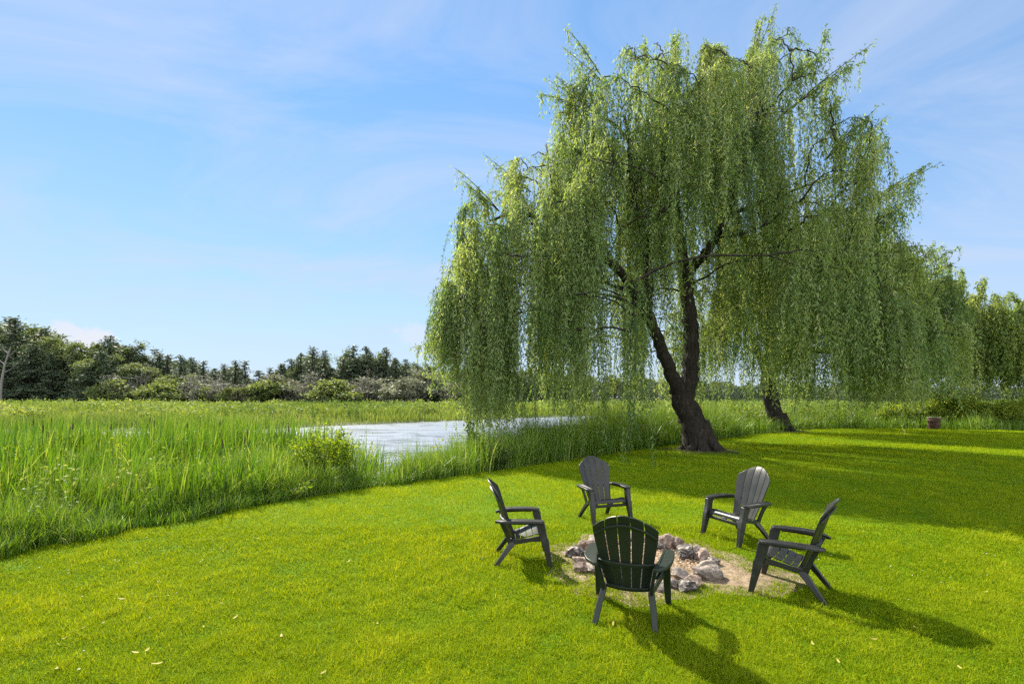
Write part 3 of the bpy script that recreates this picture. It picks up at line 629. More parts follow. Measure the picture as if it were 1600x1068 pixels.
def conifer(h, rb, mat, seed, ragged=.3, n=6500):
    tb = MB(); tb.tube(smooth_path([(0, 0, -.3), (.05, 0, h * .5), (0, .05, h * .97)]), np.linspace(.16 + h * .006, .02, 7), 6)
    mb = MB(); nb = int(h * 9)
    for k in range(nb):
        z = h * (.05 + .93 * (k / nb) ** .9); r_ = rb * (1 - z / h) ** .75 * R.uniform(1 - ragged, 1.15) + .12; a = R.uniform(0, 6.28)
        m_ = max(8, int(n / nb * (.3 + 1.4 * (1 - z / h)))); s = R.uniform(.1, 1, m_) ** .7
        P = np.stack([np.cos(a) * r_ * s, np.sin(a) * r_ * s, z - .22 * r_ * s + .06 * r_ * s ** 2], 1) + R.normal(0, .13, (m_, 3)) * [1.2, 1.2, .7] * (r_ ** .4)
        leafcloud(mb, P, .25, .5, .5, .25)
        tb.tube([(0, 0, z), (np.cos(a) * r_ * .9, np.sin(a) * r_ * .9, z - .16 * r_)], [.03, .01], 3)
    return tb.mesh('trunk', M_bark, True), mb.mesh('crown', mat)
def broad(h, rb, mat, seed, z0=.25, n=6500, lobes=30, leaf=.25, airy=.75, bark=None, tall=1.0, tone=.5):
    tb = MB(); mb = MB(); tb.tube(smooth_path([(0, 0, -.3), (R.uniform(-.2, .2), 0, h * .4), (R.uniform(-.3, .3), .1, h * .85)]), np.linspace(.14 + h * .008, .03, 7), 6)
    for k in range(lobes):
        u = rdir(1)[0]; zz = (z0 + (1 - z0) * .5) * h; c = np.array([0, 0, zz]) + u * [rb * .8, rb * .8, (1 - z0) * h * .44] * R.uniform(.55, 1.0); c[2] = np.clip(c[2], z0 * h, h)
        r_ = rb * R.uniform(.20, .42); m_ = n // lobes
        P = c + rdir(m_) * (R.random(m_) ** airy)[:, None] * [r_, r_, r_ * .75 * tall]
        leafcloud(mb, P, leaf, .6, np.clip(tone + R.normal(0, .12), 0, 1), .15)
        s0 = np.array([0, 0, max(h * .15, c[2] - rb * .9)]); tb.tube(smooth_path([s0, (s0 + c) / 2 + [0, 0, -.1], c], 4), np.linspace(.07, .015, 9), 4)
    return tb.mesh('trunk', bark or M_bark, True), mb.mesh('crown', mat)
def twiggy(h, rb, mat, seed, leaves=500):
    tb = MB(); mb = MB()
    for k in range(16):
        a = R.uniform(0, 6.28); e = np.array([math.cos(a) * rb * R.uniform(.2, 1), math.sin(a) * rb * R.uniform(.2, 1), h * R.uniform(.6, 1)])
        P = smooth_path([(R.normal(0, .15), R.normal(0, .15), -.2), e * [.5, .5, .45], e], 4); tb.tube(P, np.linspace(.06, .02, len(P)), 4)
        for j in range(12):
            i = R.integers(3, len(P)); d = rdir(1)[0] * [1, 1, .6] * R.uniform(.4, 1.1) + [0, 0, .3]; tb.tube([P[i], P[i] + d], [.022, .01], 3)
            leafcloud(mb, P[i] + d * R.uniform(.3, 1.2, (leaves // 190 + 1, 1)) + R.normal(0, .15, (leaves // 190 + 1, 3)), .22, .6)
    return tb.mesh('trunk', M_greybark, True), mb.mesh('crown', mat)
protos = {
    'cedar': [conifer(10, 2.6, M_con, 1), conifer(10, 2.2, M_con, 2, .45), conifer(10, 3.0, M_con, 3, .2)],
    'spruce': [conifer(10, 1.7, M_con, 4, .4, 2600), conifer(10, 1.3, M_con, 5, .5, 2200)],
    'deciduous': [broad(10, 3.2, M_dec, 6), broad(10, 2.8, M_dec, 7, .2), broad(10, 3.6, M_dec, 8, .15)],
    'poplar': [broad(10, 2.2, M_dec, 9, .35, 4600, 34, .22, .9, M_greybark, 1.2, .45), broad(10, 1.9, M_dec, 10, .4, 4000, 30, .22, .9, M_greybark, 1.3, .4)],
    'bush': [broad(4, 2.4, M_lite, 11, .05, 2400, 22, .26), broad(4, 2.1, M_lite, 12, .05, 2200, 20, .26)],
    'greyshrub': [broad(4, 2.0, M_grey, 13, .08, 1500, 22, .24, .9, M_greybark), twiggy(5, 1.6, M_grey, 14), twiggy(6, 1.3, M_grey, 15, 300)],
}
H0 = {'cedar': 10, 'spruce': 10, 'deciduous': 10, 'poplar': 10, 'bush': 4, 'greyshrub': 4}
KN = {'cedar': ('cedar_tree', 'broad dark evergreen tree'), 'spruce': ('spruce_tree', 'narrow dark spire-shaped spruce'), 'deciduous': ('leafy_tree', 'rounded mid green leafy tree'),
      'poplar': ('poplar_tree', 'tall airy poplar with an open crown'), 'bush': ('round_bush', 'light green rounded bush'), 'greyshrub': ('grey_shrub', 'twiggy grey green shrub')}
skyline = polar_interp([(-60, 495), (0, 500), (30, 496), (60, 505), (100, 520), (120, 540), (135, 535), (165, 522), (190, 528), (205, 530), (230, 548), (258, 542), (280, 548), (312, 548), (335, 565), (365, 558), (382, 560), (400, 580), (425, 566), (440, 560),
                        (470, 552), (490, 543), (505, 548), (530, 558), (548, 540), (570, 543), (590, 540), (605, 545), (622, 562), (640, 556), (655, 560), (680, 560), (700, 568), (740, 565), (790, 570), (830, 572), (900, 580), (1100, 588), (1400, 592), (1700, 588)])
far_list = []   # kind, px, top y, depth
def ft(kind, px, top_y, Y): far_list.append((kind, px, top_y, Y))
for px, dy in ((-45, 0), (-12, 5), (22, -2), (60, 3), (100, 5), (165, 0), (204, 2)):
    ft('deciduous' if px in (-45, 60, 100) else 'spruce' if px < 120 else 'poplar', px, skyline(px) + dy - 4, R.uniform(94, 99))
for px in (-30, 10, 48, 78, 112, 138, 160): ft('cedar', px, skyline(px) + R.uniform(18, 40), R.uniform(87, 92))
for px in (135, 185, 222, 250, 262, 282, 300, 318, 335): ft('cedar' if px % 2 else 'spruce', px, skyline(px) + R.uniform(0, 8), R.uniform(93, 99))
for px in (148, 176, 212, 240, 268, 295): ft('deciduous', px, skyline(px) + R.uniform(22, 36), R.uniform(90, 94))
for px in (350, 368, 383, 405, 422, 438, 455): ft('spruce' if px % 3 else 'cedar', px, skyline(px) + R.uniform(-1, 6), R.uniform(95, 102))
for px in (475, 492, 508, 548, 568, 590, 604, 640, 660, 676): ft('poplar', px, skyline(px) + R.uniform(-2, 3), R.uniform(98, 104))
for px in (465, 484, 500, 518, 530, 543, 558, 576, 594, 612, 624, 648, 668, 690, 705): ft('cedar' if px % 4 else 'spruce', px, skyline(px) + R.uniform(10, 22), R.uniform(94, 98))
for px in (18, 70, 92, 126, 172, 196, 208, 226, 244, 470, 489, 508, 536, 552, 572, 603, 618, 634, 652): ft('spruce', px, skyline(px) + R.uniform(-5, 8), R.uniform(92, 100))
for px in (720, 745, 770, 800, 822, 845, 880, 920, 960, 1000, 1040, 1080, 1120, 1170, 1220, 1270, 1320, 1365, 1410, 1445, 1500, 1545, 1590, 1630): ft(('deciduous', 'cedar', 'spruce', 'poplar')[int(px / 5) % 4], px, skyline(px) + R.uniform(-4, 6), R.uniform(104, 120) if px < 1000 else R.uniform(150, 180))
for px in (178, 228, 245, 275, 298, 322, 372, 400, 425, 560, 620, 690, 720): ft('bush', px, R.uniform(584, 604), R.uniform(84, 89))
ft('bush', 528, 588, 82); ft('bush', 515, 594, 81); ft('greyshrub', 633, 586, 82); ft('greyshrub', 641, 590, 81); ft('greyshrub', 672, 578, 86); ft('greyshrub', 666, 572, 88)
for px in (190, 215, 312, 335, 355, 385, 412, 437, 450, 462, 476, 492, 545, 572, 585, 600, 655, 702): ft('greyshrub', px, R.uniform(580, 604), R.uniform(82, 89))
cnt = {}
ORD = ['', 'second ', 'third ', 'fourth ', 'fifth ', 'sixth ', 'seventh ', 'eighth ', 'ninth ', 'tenth ', 'eleventh ', 'twelfth ', 'thirteenth ', 'fourteenth ', 'fifteenth ', 'sixteenth ', 'seventeenth ', 'eighteenth ', 'nineteenth ', 'twentieth ', 'twenty-first ', 'twenty-second ', 'twenty-third ', 'twenty-fourth ', 'twenty-fifth ', 'twenty-sixth ', 'twenty-seventh ', 'twenty-eighth ', 'twenty-ninth ', 'thirtieth ', 'thirty-first ', 'thirty-second ', 'thirty-third ', 'thirty-fourth '] + ['thirty-' + q + ' ' for q in ('fifth', 'sixth', 'seventh', 'eighth', 'ninth')] + ['fortieth '] + ['forty-' + q + ' ' for q in ('first', 'second', 'third', 'fourth', 'fifth', 'sixth', 'seventh', 'eighth', 'ninth')] + ['fiftieth '] + ['fifty-' + q + ' ' for q in ('first', 'second', 'third', 'fourth', 'fifth')]
used_p = {}
for kind, px, ty, Y in sorted(far_list, key=lambda q: q[1]):
    i = cnt.get(kind, 0); cnt[kind] = i + 1; nm, look = KN[kind]; k = int(R.integers(len(protos[kind])))
    h = CAM_H + (HOR - ty) / FPX * Y; tm, cm = protos[kind][k]; s = h / (5.5 if kind == 'greyshrub' and k == 2 else 5 if kind == 'greyshrub' and k == 1 else H0[kind])
    root = empty(nm, ((px - 800) / FPX * Y, Y, -.1), R.uniform(0, 6.28)); wx = s * R.uniform(1.2, 1.7) * (1.5 if kind == 'spruce' else 1.2 if kind == 'cedar' else 1) * (1.15 if kind in ('bush', 'greyshrub') else 1); root.scale = (wx, wx, s)
    link(D.objects.new('trunk', tm), root); link(D.objects.new('crown', cm), root)
    where = 'beyond the marsh' if px < 740 else 'behind the willows'
    tag(root, f"{ORD[i] or 'leftmost '}{look}{'' if i == 0 else ' from the left'} {where}".replace('leftmost ', 'leftmost '), 'bush' if kind == 'bush' else 'shrub' if kind == 'greyshrub' else 'tree', look.replace('tall ', '') + 's of the far treeline')
print('far trees', len(far_list))

# the wood behind, one closed mass
dw = MB(); n = 130000; px = R.uniform(-130, 1730, n); Y = R.uniform(108, 135, n) * np.where(px > 900, 1.3, 1)
top = CAM_H + (HOR - (skyline(px) + np.where(px < 740, 9, 3) + 13 * vnoise(px, px * 0, 17, 3) + 8 * vnoise(px, px * 0, 6, 4))) / FPX * Y
P = np.stack([(px - 800) / FPX * Y, Y, top * R.random(n) ** .75], 1)
leafcloud(dw, P, .7, .6, .5, .25); dw.r[-1] = np.repeat(np.clip(R.normal(.1, .18, n) + .5 * vnoise(P[:, 0], P[:, 2], 5, 9), 0, 1), 4)
tag(dw.build('distant_woods', M_con), 'dense dark green wood filling in behind the treeline', 'woods', kind='stuff')

# pale leaning bare tree at the far left
root = empty('dead_tree', ((2 - 800) / FPX * 84, 84, -.1)); tag(root, 'pale bare leaning tree trunk at the left end of the far treeline', 'tree')
tb = MB(); tb.tube(smooth_path([(0, 0, -.2), (-.1, 0, 3), (.5, 0, 7), (1.6, 0, 10.5)]), np.linspace(.28, .09, 19), 8)
for a, z, l in ((1, 6, 1.8), (-.8, 7.5, 2.2), (1.2, 8.5, 1.5), (-.5, 9.4, 1.2)): tb.tube(smooth_path([(.45 + (z - 7) * .3, 0, z), (.45 + a * l * .5, .2, z + .7), (.45 + a * l, .4, z + 1.6)], 3), np.linspace(.08, .02, 7), 5)
tb.build('trunk', M_greybark, root, smooth=True)

# ------------------------------------------------------------------ near shrubs
def leafy_stems(root, stems, mat, leaf, n_per, hgt, spread, tone=.5, asp=.42, lean=(0, 0), bare=.2, whorl=.08):
    tb = MB(); mb = MB()
    for k in range(stems):
        a = R.uniform(0, 6.28); r_ = spread * R.uniform(.15, 1) ** .7; h = hgt * R.uniform(.72, 1.02) * (1 - .25 * (r_ / spread) ** 2)
        P = smooth_path([(R.normal(0, spread * .15), R.normal(0, spread * .15), 0), (math.cos(a) * r_ * .45 + lean[0] * .3, math.sin(a) * r_ * .45 + lean[1] * .3, h * .5), (math.cos(a) * r_ + lean[0], math.sin(a) * r_ + lean[1], h)], 6)
        tb.tube(P, np.linspace(.009, .003, len(P)), 4)
        q = R.uniform(bare, 1, n_per) * (len(P) - 1.01); i = q.astype(int); f = (q - i)[:, None]; B = P[i] * (1 - f) + P[i + 1] * f + R.normal(0, whorl, (n_per, 3)) * .5
        A = unit(rdir(n_per) * [1, 1, .6] + [0, 0, .35]); mb.leaves(B, A, unit(np.cross(A, rdir(n_per))), leaf * R.uniform(.6, 1.3, n_per), leaf * asp * R.uniform(.7, 1.3, n_per), np.clip(R.normal(tone, .2, n_per), 0, 1))
    tb.build('stems', M_twig, root, smooth=True); mb.build('leaves', mat, root)
M_yel = foliage('yellow green shrub leaves', [(.05, .12, .014), (.12, .21, .018), (.20, .29, .022), (.32, .38, .035)], trans=.5, tcol=(1.4, 1.2, .3))
M_darkleaf = foliage('dark green shrub leaves', [(.012, .028, .010), (.025, .05, .014), (.045, .08, .018), (.08, .12, .02)], trans=.25)
M_weed = foliage('weed leaves', [(.07, .14, .02), (.15, .23, .03), (.24, .31, .04), (.34, .37, .10)], trans=.45, tcol=(1.35, 1.2, .4))
b0 = gnd(506, 772); r_ = empty('yellow_shrub', (at(506, 0, 11.2)[0], 11.2, -.25)); tag(r_, 'yellow green leafy shrub topping the reeds at the inlet', 'shrub'); leafy_stems(r_, 75, M_yel, .075, 95, 1.62, .85, .45, bare=.3)
r_ = empty('dark_sapling', (at(738, 0, 14.2)[0], 14.2, -.2)); tag(r_, 'dark leafy sapling standing against the water beside the hanging willow', 'sapling'); leafy_stems(r_, 7, M_darkleaf, .11, 60, 1.75, .32, .4)
r_ = empty('dark_bush', (at(770, 0, 13.6)[0], 13.6, -.15)); tag(r_, 'low dark bush on the lawn edge below the willow curtain', 'bush'); leafy_stems(r_, 40, M_darkleaf, .09, 60, .95, .75, .5)
r_ = empty('arching_twig', (at(452, 0, 9.6)[0], 9.6, -.2)); tag(r_, 'pale green leafy shoot leaning right out of the reeds', 'shoot'); leafy_stems(r_, 3, M_yel, .06, 60, .62, .05, .45, lean=(.42, -.25), bare=.3)
for i, (px, Y, h, sp_, lab) in enumerate(((1490, 32.8, 3.0, 1.9, 'tall light green bush behind the rusty barrel'), (1448, 33, 1.9, .9, 'small yellow green bush just left of the rusty barrel top'), (1560, 32, 2.0, 1.7, 'low pale weed bush right of the rusty barrel'), (1590, 33.5, 2.0, 1.2, 'yellow tipped bush at the far right edge of the marsh'), (1395, 33.5, 1.7, 1.2, 'leafy bush below the overhanging willow limb'))):
    r_ = empty('marsh_bush', ((px - 800) / FPX * Y, Y, -.2)); tag(r_, lab, 'bush', 'bushes behind the lawn'); leafy_stems(r_, 90, M_weed, .16, 90, h, sp_, .5, whorl=.3)
for i, (px, Y, h) in enumerate(((20, 8.6, 1.35), (75, 11.5, 1.5), (185, 10.5, 1.4), (60, 9.5, 1.25), (300, 12, 1.3))):
    r_ = empty('flowering_weed', ((px - 800) / FPX * Y, Y, -.2)); tag(r_, ('yellow tipped weed at the left frame edge in the reeds', 'tall weed with small leaves among the left reeds', 'leafy weed poking through the middle of the reeds', 'short yellow green weed near the left frame edge', 'thin leafy weed at the far side of the reed bed')[i], 'weed', 'weeds among the reeds'); leafy_stems(r_, 9, M_yel if i in (0, 3) else M_weed, .06, 60, h, .35, .55, bare=.45)
# cattail spikes and bare rush stems
M_cat = solid('brown cattail spike', [(.3, (.05, .03, .015)), (.8, (.11, .065, .03))], scale=40, bump=.2, rough=.95)
for i in range(26):
    px = R.uniform(20, 470); Y = R.uniform(9.5, 14.5); h = R.uniform(1.35, 1.75); x = (px - 800) / FPX * Y
    root = empty('cattail', (x, Y, float(ground_z(x, Y)))); tag(root, 'cattail stalk with a brown seed spike in the left reeds', 'cattail', 'cattails in the reeds')
    dx, dy = R.normal(0, .06, 2); a_ = MB(); a_.tube(smooth_path([(0, 0, 0), (dx * .4, dy * .4, h * .5), (dx, dy, h)], 3), np.linspace(.006, .003, 7), 5); a_.build('stem', M_reed, root, smooth=True)
    c_ = MB(); z0 = h - .24; c_.tube([(dx * .85, dy * .85, z0 - .003), (dx * .86, dy * .86, z0 + .01), (dx * .9, dy * .9, z0 + .08), (dx * .95, dy * .95, z0 + .135), (dx * .96, dy * .96, z0 + .15)], [.004, .011, .013, .011, .003], 8); c_.build('seed_spike', M_cat, root, smooth=True)

# ------------------------------------------------------------------ rusty barrel
bx = gnd(1459, 670); Yb = bx[1]
root = empty('rusty_barrel', (bx[0], Yb, 0), .4); root.rotation_euler = (0, math.radians(3), .4); tag(root, 'rusty brown metal barrel with a pale rim standing at the lawn edge', 'barrel')
M_rust = solid('rusted steel', [(.25, (.02, .011, .008)), (.5, (.055, .028, .019)), (.75, (.12, .065, .045))], scale=5, rough=.85, bump=.4, bscale=25)
M_rim = solid('pale worn metal rim', [(.3, (.28, .25, .22)), (.8, (.5, .47, .42))], scale=12, rough=.6, bump=.2)
rb = MB(); zs = [-.02, .0, .02, .22, .24, .26, .28, .46, .48, .50, .52, .70]; rs = [.26, .285, .29, .295, .308, .308, .296, .302, .316, .316, .303, .31]
rb.tube([(0, 0, z) for z in zs], rs, 40); rb.tube([(0, 0, z) for z in (.70, .60, .1)], [.298, .292, .28], 40); rb.add([(math.cos(a) * .28, math.sin(a) * .28, .1) for a in np.linspace(0, 6.283, 25)[:-1]], [tuple(range(24))])
rb.build('drum_body', M_rust, root, smooth=True)
rm = MB(); a = np.linspace(0, 2 * math.pi, 41); rm.tube([(math.cos(q) * .312, math.sin(q) * .312, .705) for q in a], .014, 8); rm.build('rim', M_rim, root, smooth=True)

# ------------------------------------------------------------------ chairs
def bm_obj(name, bm, mat, parent, bevel=.004, ang=38):
    bmesh.ops.recalc_face_normals(bm, faces=bm.faces)
    me = D.meshes.new(name); bm.to_mesh(me); bm.free(); me.materials.append(mat)
    for p_ in me.polygons: p_.use_smooth = True
    me.set_sharp_from_angle(angle=math.radians(ang))
    o = D.objects.new(name, me); link(o, parent)
    if bevel:
        b_ = o.modifiers.new('edge', 'BEVEL'); b_.width = bevel; b_.segments = 2; b_.limit_method = 'ANGLE'; b_.angle_limit = math.radians(40)
    return o
def grid_solid(bm, fn, nu, nv, th):
    """closed slab following fn(u,v); thickness along the surface normal"""
    e = 1e-3
    def nrm(u, v):
        a = Vector(fn(u + e, v)) - Vector(fn(u - e, v)); b_ = Vector(fn(u, v + e)) - Vector(fn(u, v - e)); return a.cross(b_).normalized()
    A = [[None] * (nv + 1) for _ in range(nu + 1)]; B = [[None] * (nv + 1) for _ in range(nu + 1)]
    for i in range(nu + 1):
        for j in range(nv + 1):
            u, v = i / nu, j / nv; p_ = Vector(fn(u, v)); n_ = nrm(u, v) * th * .5
            A[i][j] = bm.verts.new(p_ + n_); B[i][j] = bm.verts.new(p_ - n_)
    for i in range(nu):
        for j in range(nv):
            bm.faces.new((A[i][j], A[i + 1][j], A[i + 1][j + 1], A[i][j + 1])); bm.faces.new((B[i][j], B[i][j + 1], B[i + 1][j + 1], B[i + 1][j]))
    for i in range(nu):
        bm.faces.new((A[i][0], B[i][0], B[i + 1][0], A[i + 1][0])); bm.faces.new((A[i][nv], A[i + 1][nv], B[i + 1][nv], B[i][nv]))
    for j in range(nv):
        bm.faces.new((A[0][j], A[0][j + 1], B[0][j + 1], B[0][j])); bm.faces.new((A[nu][j], B[nu][j], B[nu][j + 1], A[nu][j + 1]))
def loft(bm, secs):
    """secs: rings of equal vertex count, capped"""
    rings = [[bm.verts.new(p_) for p_ in s] for s in secs]
    n = len(rings[0])
    for r0, r1 in zip(rings[:-1], rings[1:]):
        for i in range(n): bm.faces.new((r0[i], r0[(i + 1) % n], r1[(i + 1) % n], r1[i]))
    bm.faces.new(rings[0][::-1]); bm.faces.new(rings[-1])
def rect(cx, cy, z, wx, wy):
    return [(cx - wx / 2, cy - wy / 2, z), (cx + wx / 2, cy - wy / 2, z), (cx + wx / 2, cy + wy / 2, z), (cx - wx / 2, cy + wy / 2, z)]
ip = np.interp
def bprof(z): return float(ip(z, [.25, .35, .45, .6, .75, .86, .93, .98], [.105, .062, .022, -.030, -.078, -.118, -.150, -.186]))
def bhw(z): return float(ip(z, [.25, .45, .6, .75, .84, .98], [.178, .215, .243, .270, .276, .262]))
def bpos(a, z, off=0): return (a * bhw(z), bprof(z) + .055 * a * a + off, z)
def make_chair(name, mat):
    root = empty(name, (0, 0, 0))
    # backrest: five fanned slats
    bm = bmesh.new()
    for i in range(5):
        a0 = -1 + i * .4 + (.015 if i else 0); a1 = -1 + (i + 1) * .4 - (.015 if i < 4 else 0)
        ac = (a0 + a1) / 2
        def fn(u, v, a0=a0, a1=a1, ac=ac):
            a = a0 + (a1 - a0) * u; zt = .972 - .135 * abs(a) ** 1.9 - .003 * ((a - ac) / .2) ** 4
            z = .262 + (zt - .262) * v; return bpos(a, z, .006 * math.cos((a - ac) / .2 * 1.4))
        grid_solid(bm, fn, 6, 22, .013)
    bm_obj('backrest', bm, mat, root, .003, 50)
    # braces behind the slats
    bm = bmesh.new()
    grid_solid(bm, lambda u, v: bpos(-1.06 + 2.12 * u, .500 + .034 * v, -.016), 20, 1, .022)
    grid_solid(bm, lambda u, v: (lambda a: bpos(a, .868 - .125 * a * a + .022 * v, -.014))(-.97 + 1.94 * u), 20, 1, .016)
    grid_solid(bm, lambda u, v: bpos(-.97 + 1.94 * u, .262 + .035 * v, -.014), 16, 1, .018)
    bm_obj('back_brace', bm, mat, root, .003, 50)
    # seat: five cross slats, the front one rolled over
    def sprof(s):   # s 0 rear .. 1 front lip
        y = ip(s, [0, .35, .70, .80, .88, .94, 1], [.095, .22, .375, .42, .452, .468, .472]); z = ip(s, [0, .35, .70, .80, .88, .94, 1], [.275, .300, .352, .364, .362, .345, .315]); return float(y), float(z)
    cuts = [0, .17, .335, .50, .665, 1.0]; bm = bmesh.new()
    for i in range(5):
        s0, s1 = cuts[i] + (.010 if i else 0), cuts[i + 1] - (.010 if i < 4 else 0)
        def fn(u, v, s0=s0, s1=s1):
            y, z = sprof(s0 + (s1 - s0) * v); hw = .185 + .085 * min(1, (y - .095) / .33); a = -1 + 2 * u; return (a * hw, y, z + .018 * a * a * (1 - v * .6 if i == 4 else 1) * (y < .44))
        grid_solid(bm, fn, 10, 3 if i < 4 else 12, .012)
    bm_obj('seat', bm, mat, root, .002, 50)
    # apron with two slots
    bm = bmesh.new()
    def bx_(x0, x1, y0, y1, z0, z1): loft(bm, [rect((x0 + x1) / 2, (y0 + y1) / 2, z0, x1 - x0, y1 - y0), rect((x0 + x1) / 2, (y0 + y1) / 2, z1, x1 - x0, y1 - y0)])
    bx_(-.275, .275, .466, .484, .255, .298); bx_(-.275, -.22, .467, .483, .299, .318); bx_(.22, .275, .467, .483, .299, .318); bx_(-.045, .045, .467, .483, .299, .318)
    bm_obj('apron', bm, mat, root, .003)
    for s in (-1, 1):
        # armrest: paddle outline, chamfered at the rear
        out = [(.232, -.075), (.262, -.085), (.335, -.02), (.372, .06), (.385, .18), (.388, .34), (.385, .43), (.370, .462), (.340, .475), (.302, .470), (.283, .445), (.280, .30), (.268, .12), (.246, .0)]
        bm = bmesh.new()
        def az(y): return .545 + .012 * math.sin((y + .08) / .55 * math.pi) - .012 * max(0, (.02 - y) / .1)
        loft(bm, [[(s * x, y, az(y) - .030) for x, y in out], [(s * x, y, az(y) - .004) for x, y in out], [(s * (x * .98 + .0063), y * .985 + .003, az(y)) for x, y in out]])
        loft(bm, [[(s * x, y, z) for x, y, z in q] for q in ([(.300, .10, az(.1) - .045), (.360, .10, az(.1) - .045), (.360, .36, az(.36) - .048), (.300, .36, az(.36) - .048)], [(.292, .06, az(.06) - .028), (.372, .06, az(.06) - .028), (.372, .40, az(.4) - .028), (.292, .40, az(.4) - .028)])])
        bm_obj('armrest', bm, mat, root, .005, 45)
        # front leg
        bm = bmesh.new()
        loft(bm, [rect(s * .327, .548, 0, .050, .046), rect(s * .326, .545, .02, .052, .050), rect(s * .318, .505, .20, .062, .070), rect(s * .315, .480, .325, .068, .092), rect(s * .315, .466, .345, .062, .090), rect(s * .322, .430, .52, .060, .098)])
        bm_obj('leg', bm, mat, root, .006)
        # rear leg
        bm = bmesh.new()
        loft(bm, [rect(s * .250, -.075, 0, .046, .050), rect(s * .249, -.068, .02, .048, .052), rect(s * .228, .03, .15, .050, .062), rect(s * .205, .105, .245, .050, .085), rect(s * .200, .135, .285, .040, .085)])
        bm_obj('leg', bm, mat, root, .006)
        # side rail
        bm = bmesh.new()
        def sec(y, z, x, h_): return [(s * (x - .011), y, z - h_ / 2), (s * (x + .011), y, z - h_ / 2), (s * (x + .011), y, z + h_ / 2), (s * (x - .011), y, z + h_ / 2)]
        loft(bm, [sec(.09, .262, .205, .060), sec(.20, .283, .232, .052), sec(.32, .312, .262, .050), sec(.455, .335, .292, .070)])
        bm_obj('side_rail', bm, mat, root, .004)
        # upright between seat and arm
        bm = bmesh.new()
        loft(bm, [rect(s * .205, .095, .25, .030, .060), rect(s * .222, .045, .38, .028, .050), rect(s * .250, -.015, .522, .034, .060)])
        bm_obj('back_post', bm, mat, root, .004)
    return root
chair = make_chair('garden_chair', M_plastic)
def place(o, mx, my, fx, fy, label):
    """footprint centre and facing direction"""
    o.rotation_euler = (0, 0, math.atan2(fy, fx) - math.pi / 2); f = Vector((fx, fy)).normalized(); c = Vector((mx, my)) - f * .237
    o.location = (c.x, c.y, 0.0); tag(o, label, 'chair', 'garden chairs around the fire ring')
G_ = [(.12, 6.00, 1, .03, 'dark plastic slatted garden chair in side view facing right, left of the fire ring'),
      (1.44, 7.92, .33, -.94, 'dark plastic garden chair behind the ring, facing the camera and set left of the trunk'),
      (3.10, 6.86, -.93, -.36, 'grey sheened garden chair on the far right, sunlit rounded back toward the trunk'),
      (2.83, 5.06, -.80, .60, 'black garden chair at the right in side view, casting the longest shadow')]
for i, q in enumerate(G_): place(chair if i == 0 else copy_tree(chair), *q)
near = make_chair('garden_chair', M_plastic_green); place(near, 1.055, 4.50, .34, .94, 'dark green garden chair nearest the camera, seen from behind its back')

# ------------------------------------------------------------------ fire ring stones
def rockmat(name, a, b_, c, band=0):
    m, t = newmat(name); c0 = t.nodes.new('ShaderNodeTexCoord'); v = c0.outputs['Object']
    n_ = noise(t, 9, 8, .65, v, .8)
    if band:
        mp_ = t.nodes.new('ShaderNodeMapping'); mp_.inputs['Scale'].default_value = (1, 1, 3.5); mp_.inputs['Rotation'].default_value = (.5, .4, 0); t.links.new(v, mp_.inputs[0]); n_ = noise(t, 7, 6, .7, mp_.outputs[0], 1.8)
    col = ramp(t, n_, [(.34, a), (.5, b_), (.62, c)])
    p_ = t.nodes.new('ShaderNodeBsdfPrincipled'); p_.inputs['Roughness'].default_value = .85; t.links.new(col, p_.inputs['Base Color'])
    b = t.nodes.new('ShaderNodeBump'); b.inputs['Strength'].default_value = .9; b.inputs['Distance'].default_value = .02; t.links.new(noise(t, 22, 8, .7, v), b.inputs['Height']); t.links.new(b.outputs[0], p_.inputs['Normal'])
    o = t.nodes.new('ShaderNodeOutputMaterial'); t.links.new(p_.outputs[0], o.inputs[0]); return m
RK = {'pink': rockmat('pinkish granite', (.08, .055, .04), (.20, .145, .11), (.36, .28, .22)), 'grey': rockmat('grey stone', (.07, .058, .046), (.13, .105, .085), (.31, .26, .21), 1),
      'dark': rockmat('dark banded stone', (.018, .015, .013), (.04, .034, .029), (.38, .33, .28), 1), 'brown': rockmat('brown stone', (.06, .04, .03), (.13, .09, .065), (.25, .18, .135)),
      'pale': rockmat('pale stone', (.16, .14, .12), (.20, .165, .13), (.36, .30, .24))}
def rock(px, py, w_, h_, d_, mat, label, seed, rot=None):
    rr = random.Random(seed); g_ = gnd(px, py); bm = bmesh.new(); bmesh.ops.create_icosphere(bm, subdivisions=4, radius=1)
    planes = [(Vector((rr.gauss(0, 1), rr.gauss(0, 1), rr.gauss(0, .8))).normalized(), rr.uniform(.55, .85)) for _ in range(11)]
    for v in bm.verts:
        for n_, d in planes:
            q = v.co.dot(n_)
            if q > d: v.co -= n_ * (q - d) * .9
        nn = mnoise.noise(v.co * 1.6 + Vector((seed, 0, 0))) * .16 + mnoise.noise(v.co * 4.5 + Vector((0, seed, 0))) * .07 + mnoise.noise(v.co * 11 + Vector((0, seed, 9))) * .025
        v.co *= 1 + nn
        v.co.x *= w_ / 2 * 1.1; v.co.y *= d_ / 2 * 1.15; v.co.z *= h_ / 2 * 1.08
    me = D.meshes.new('stone'); bm.to_mesh(me); bm.free(); me.materials.append(RK[mat])
    for p_ in me.polygons: p_.use_smooth = True
    me.set_sharp_from_angle(angle=math.radians(32))
    o = D.objects.new('fire_ring_stone', me); link(o); o.location = (g_[0], g_[1], h_ * .36); o.rotation_euler = (rr.uniform(-.15, .15), rr.uniform(-.15, .15), rr.uniform(0, 3.1) if rot is None else rot)
    tag(o, label, 'rock', 'stones of the fire ring')
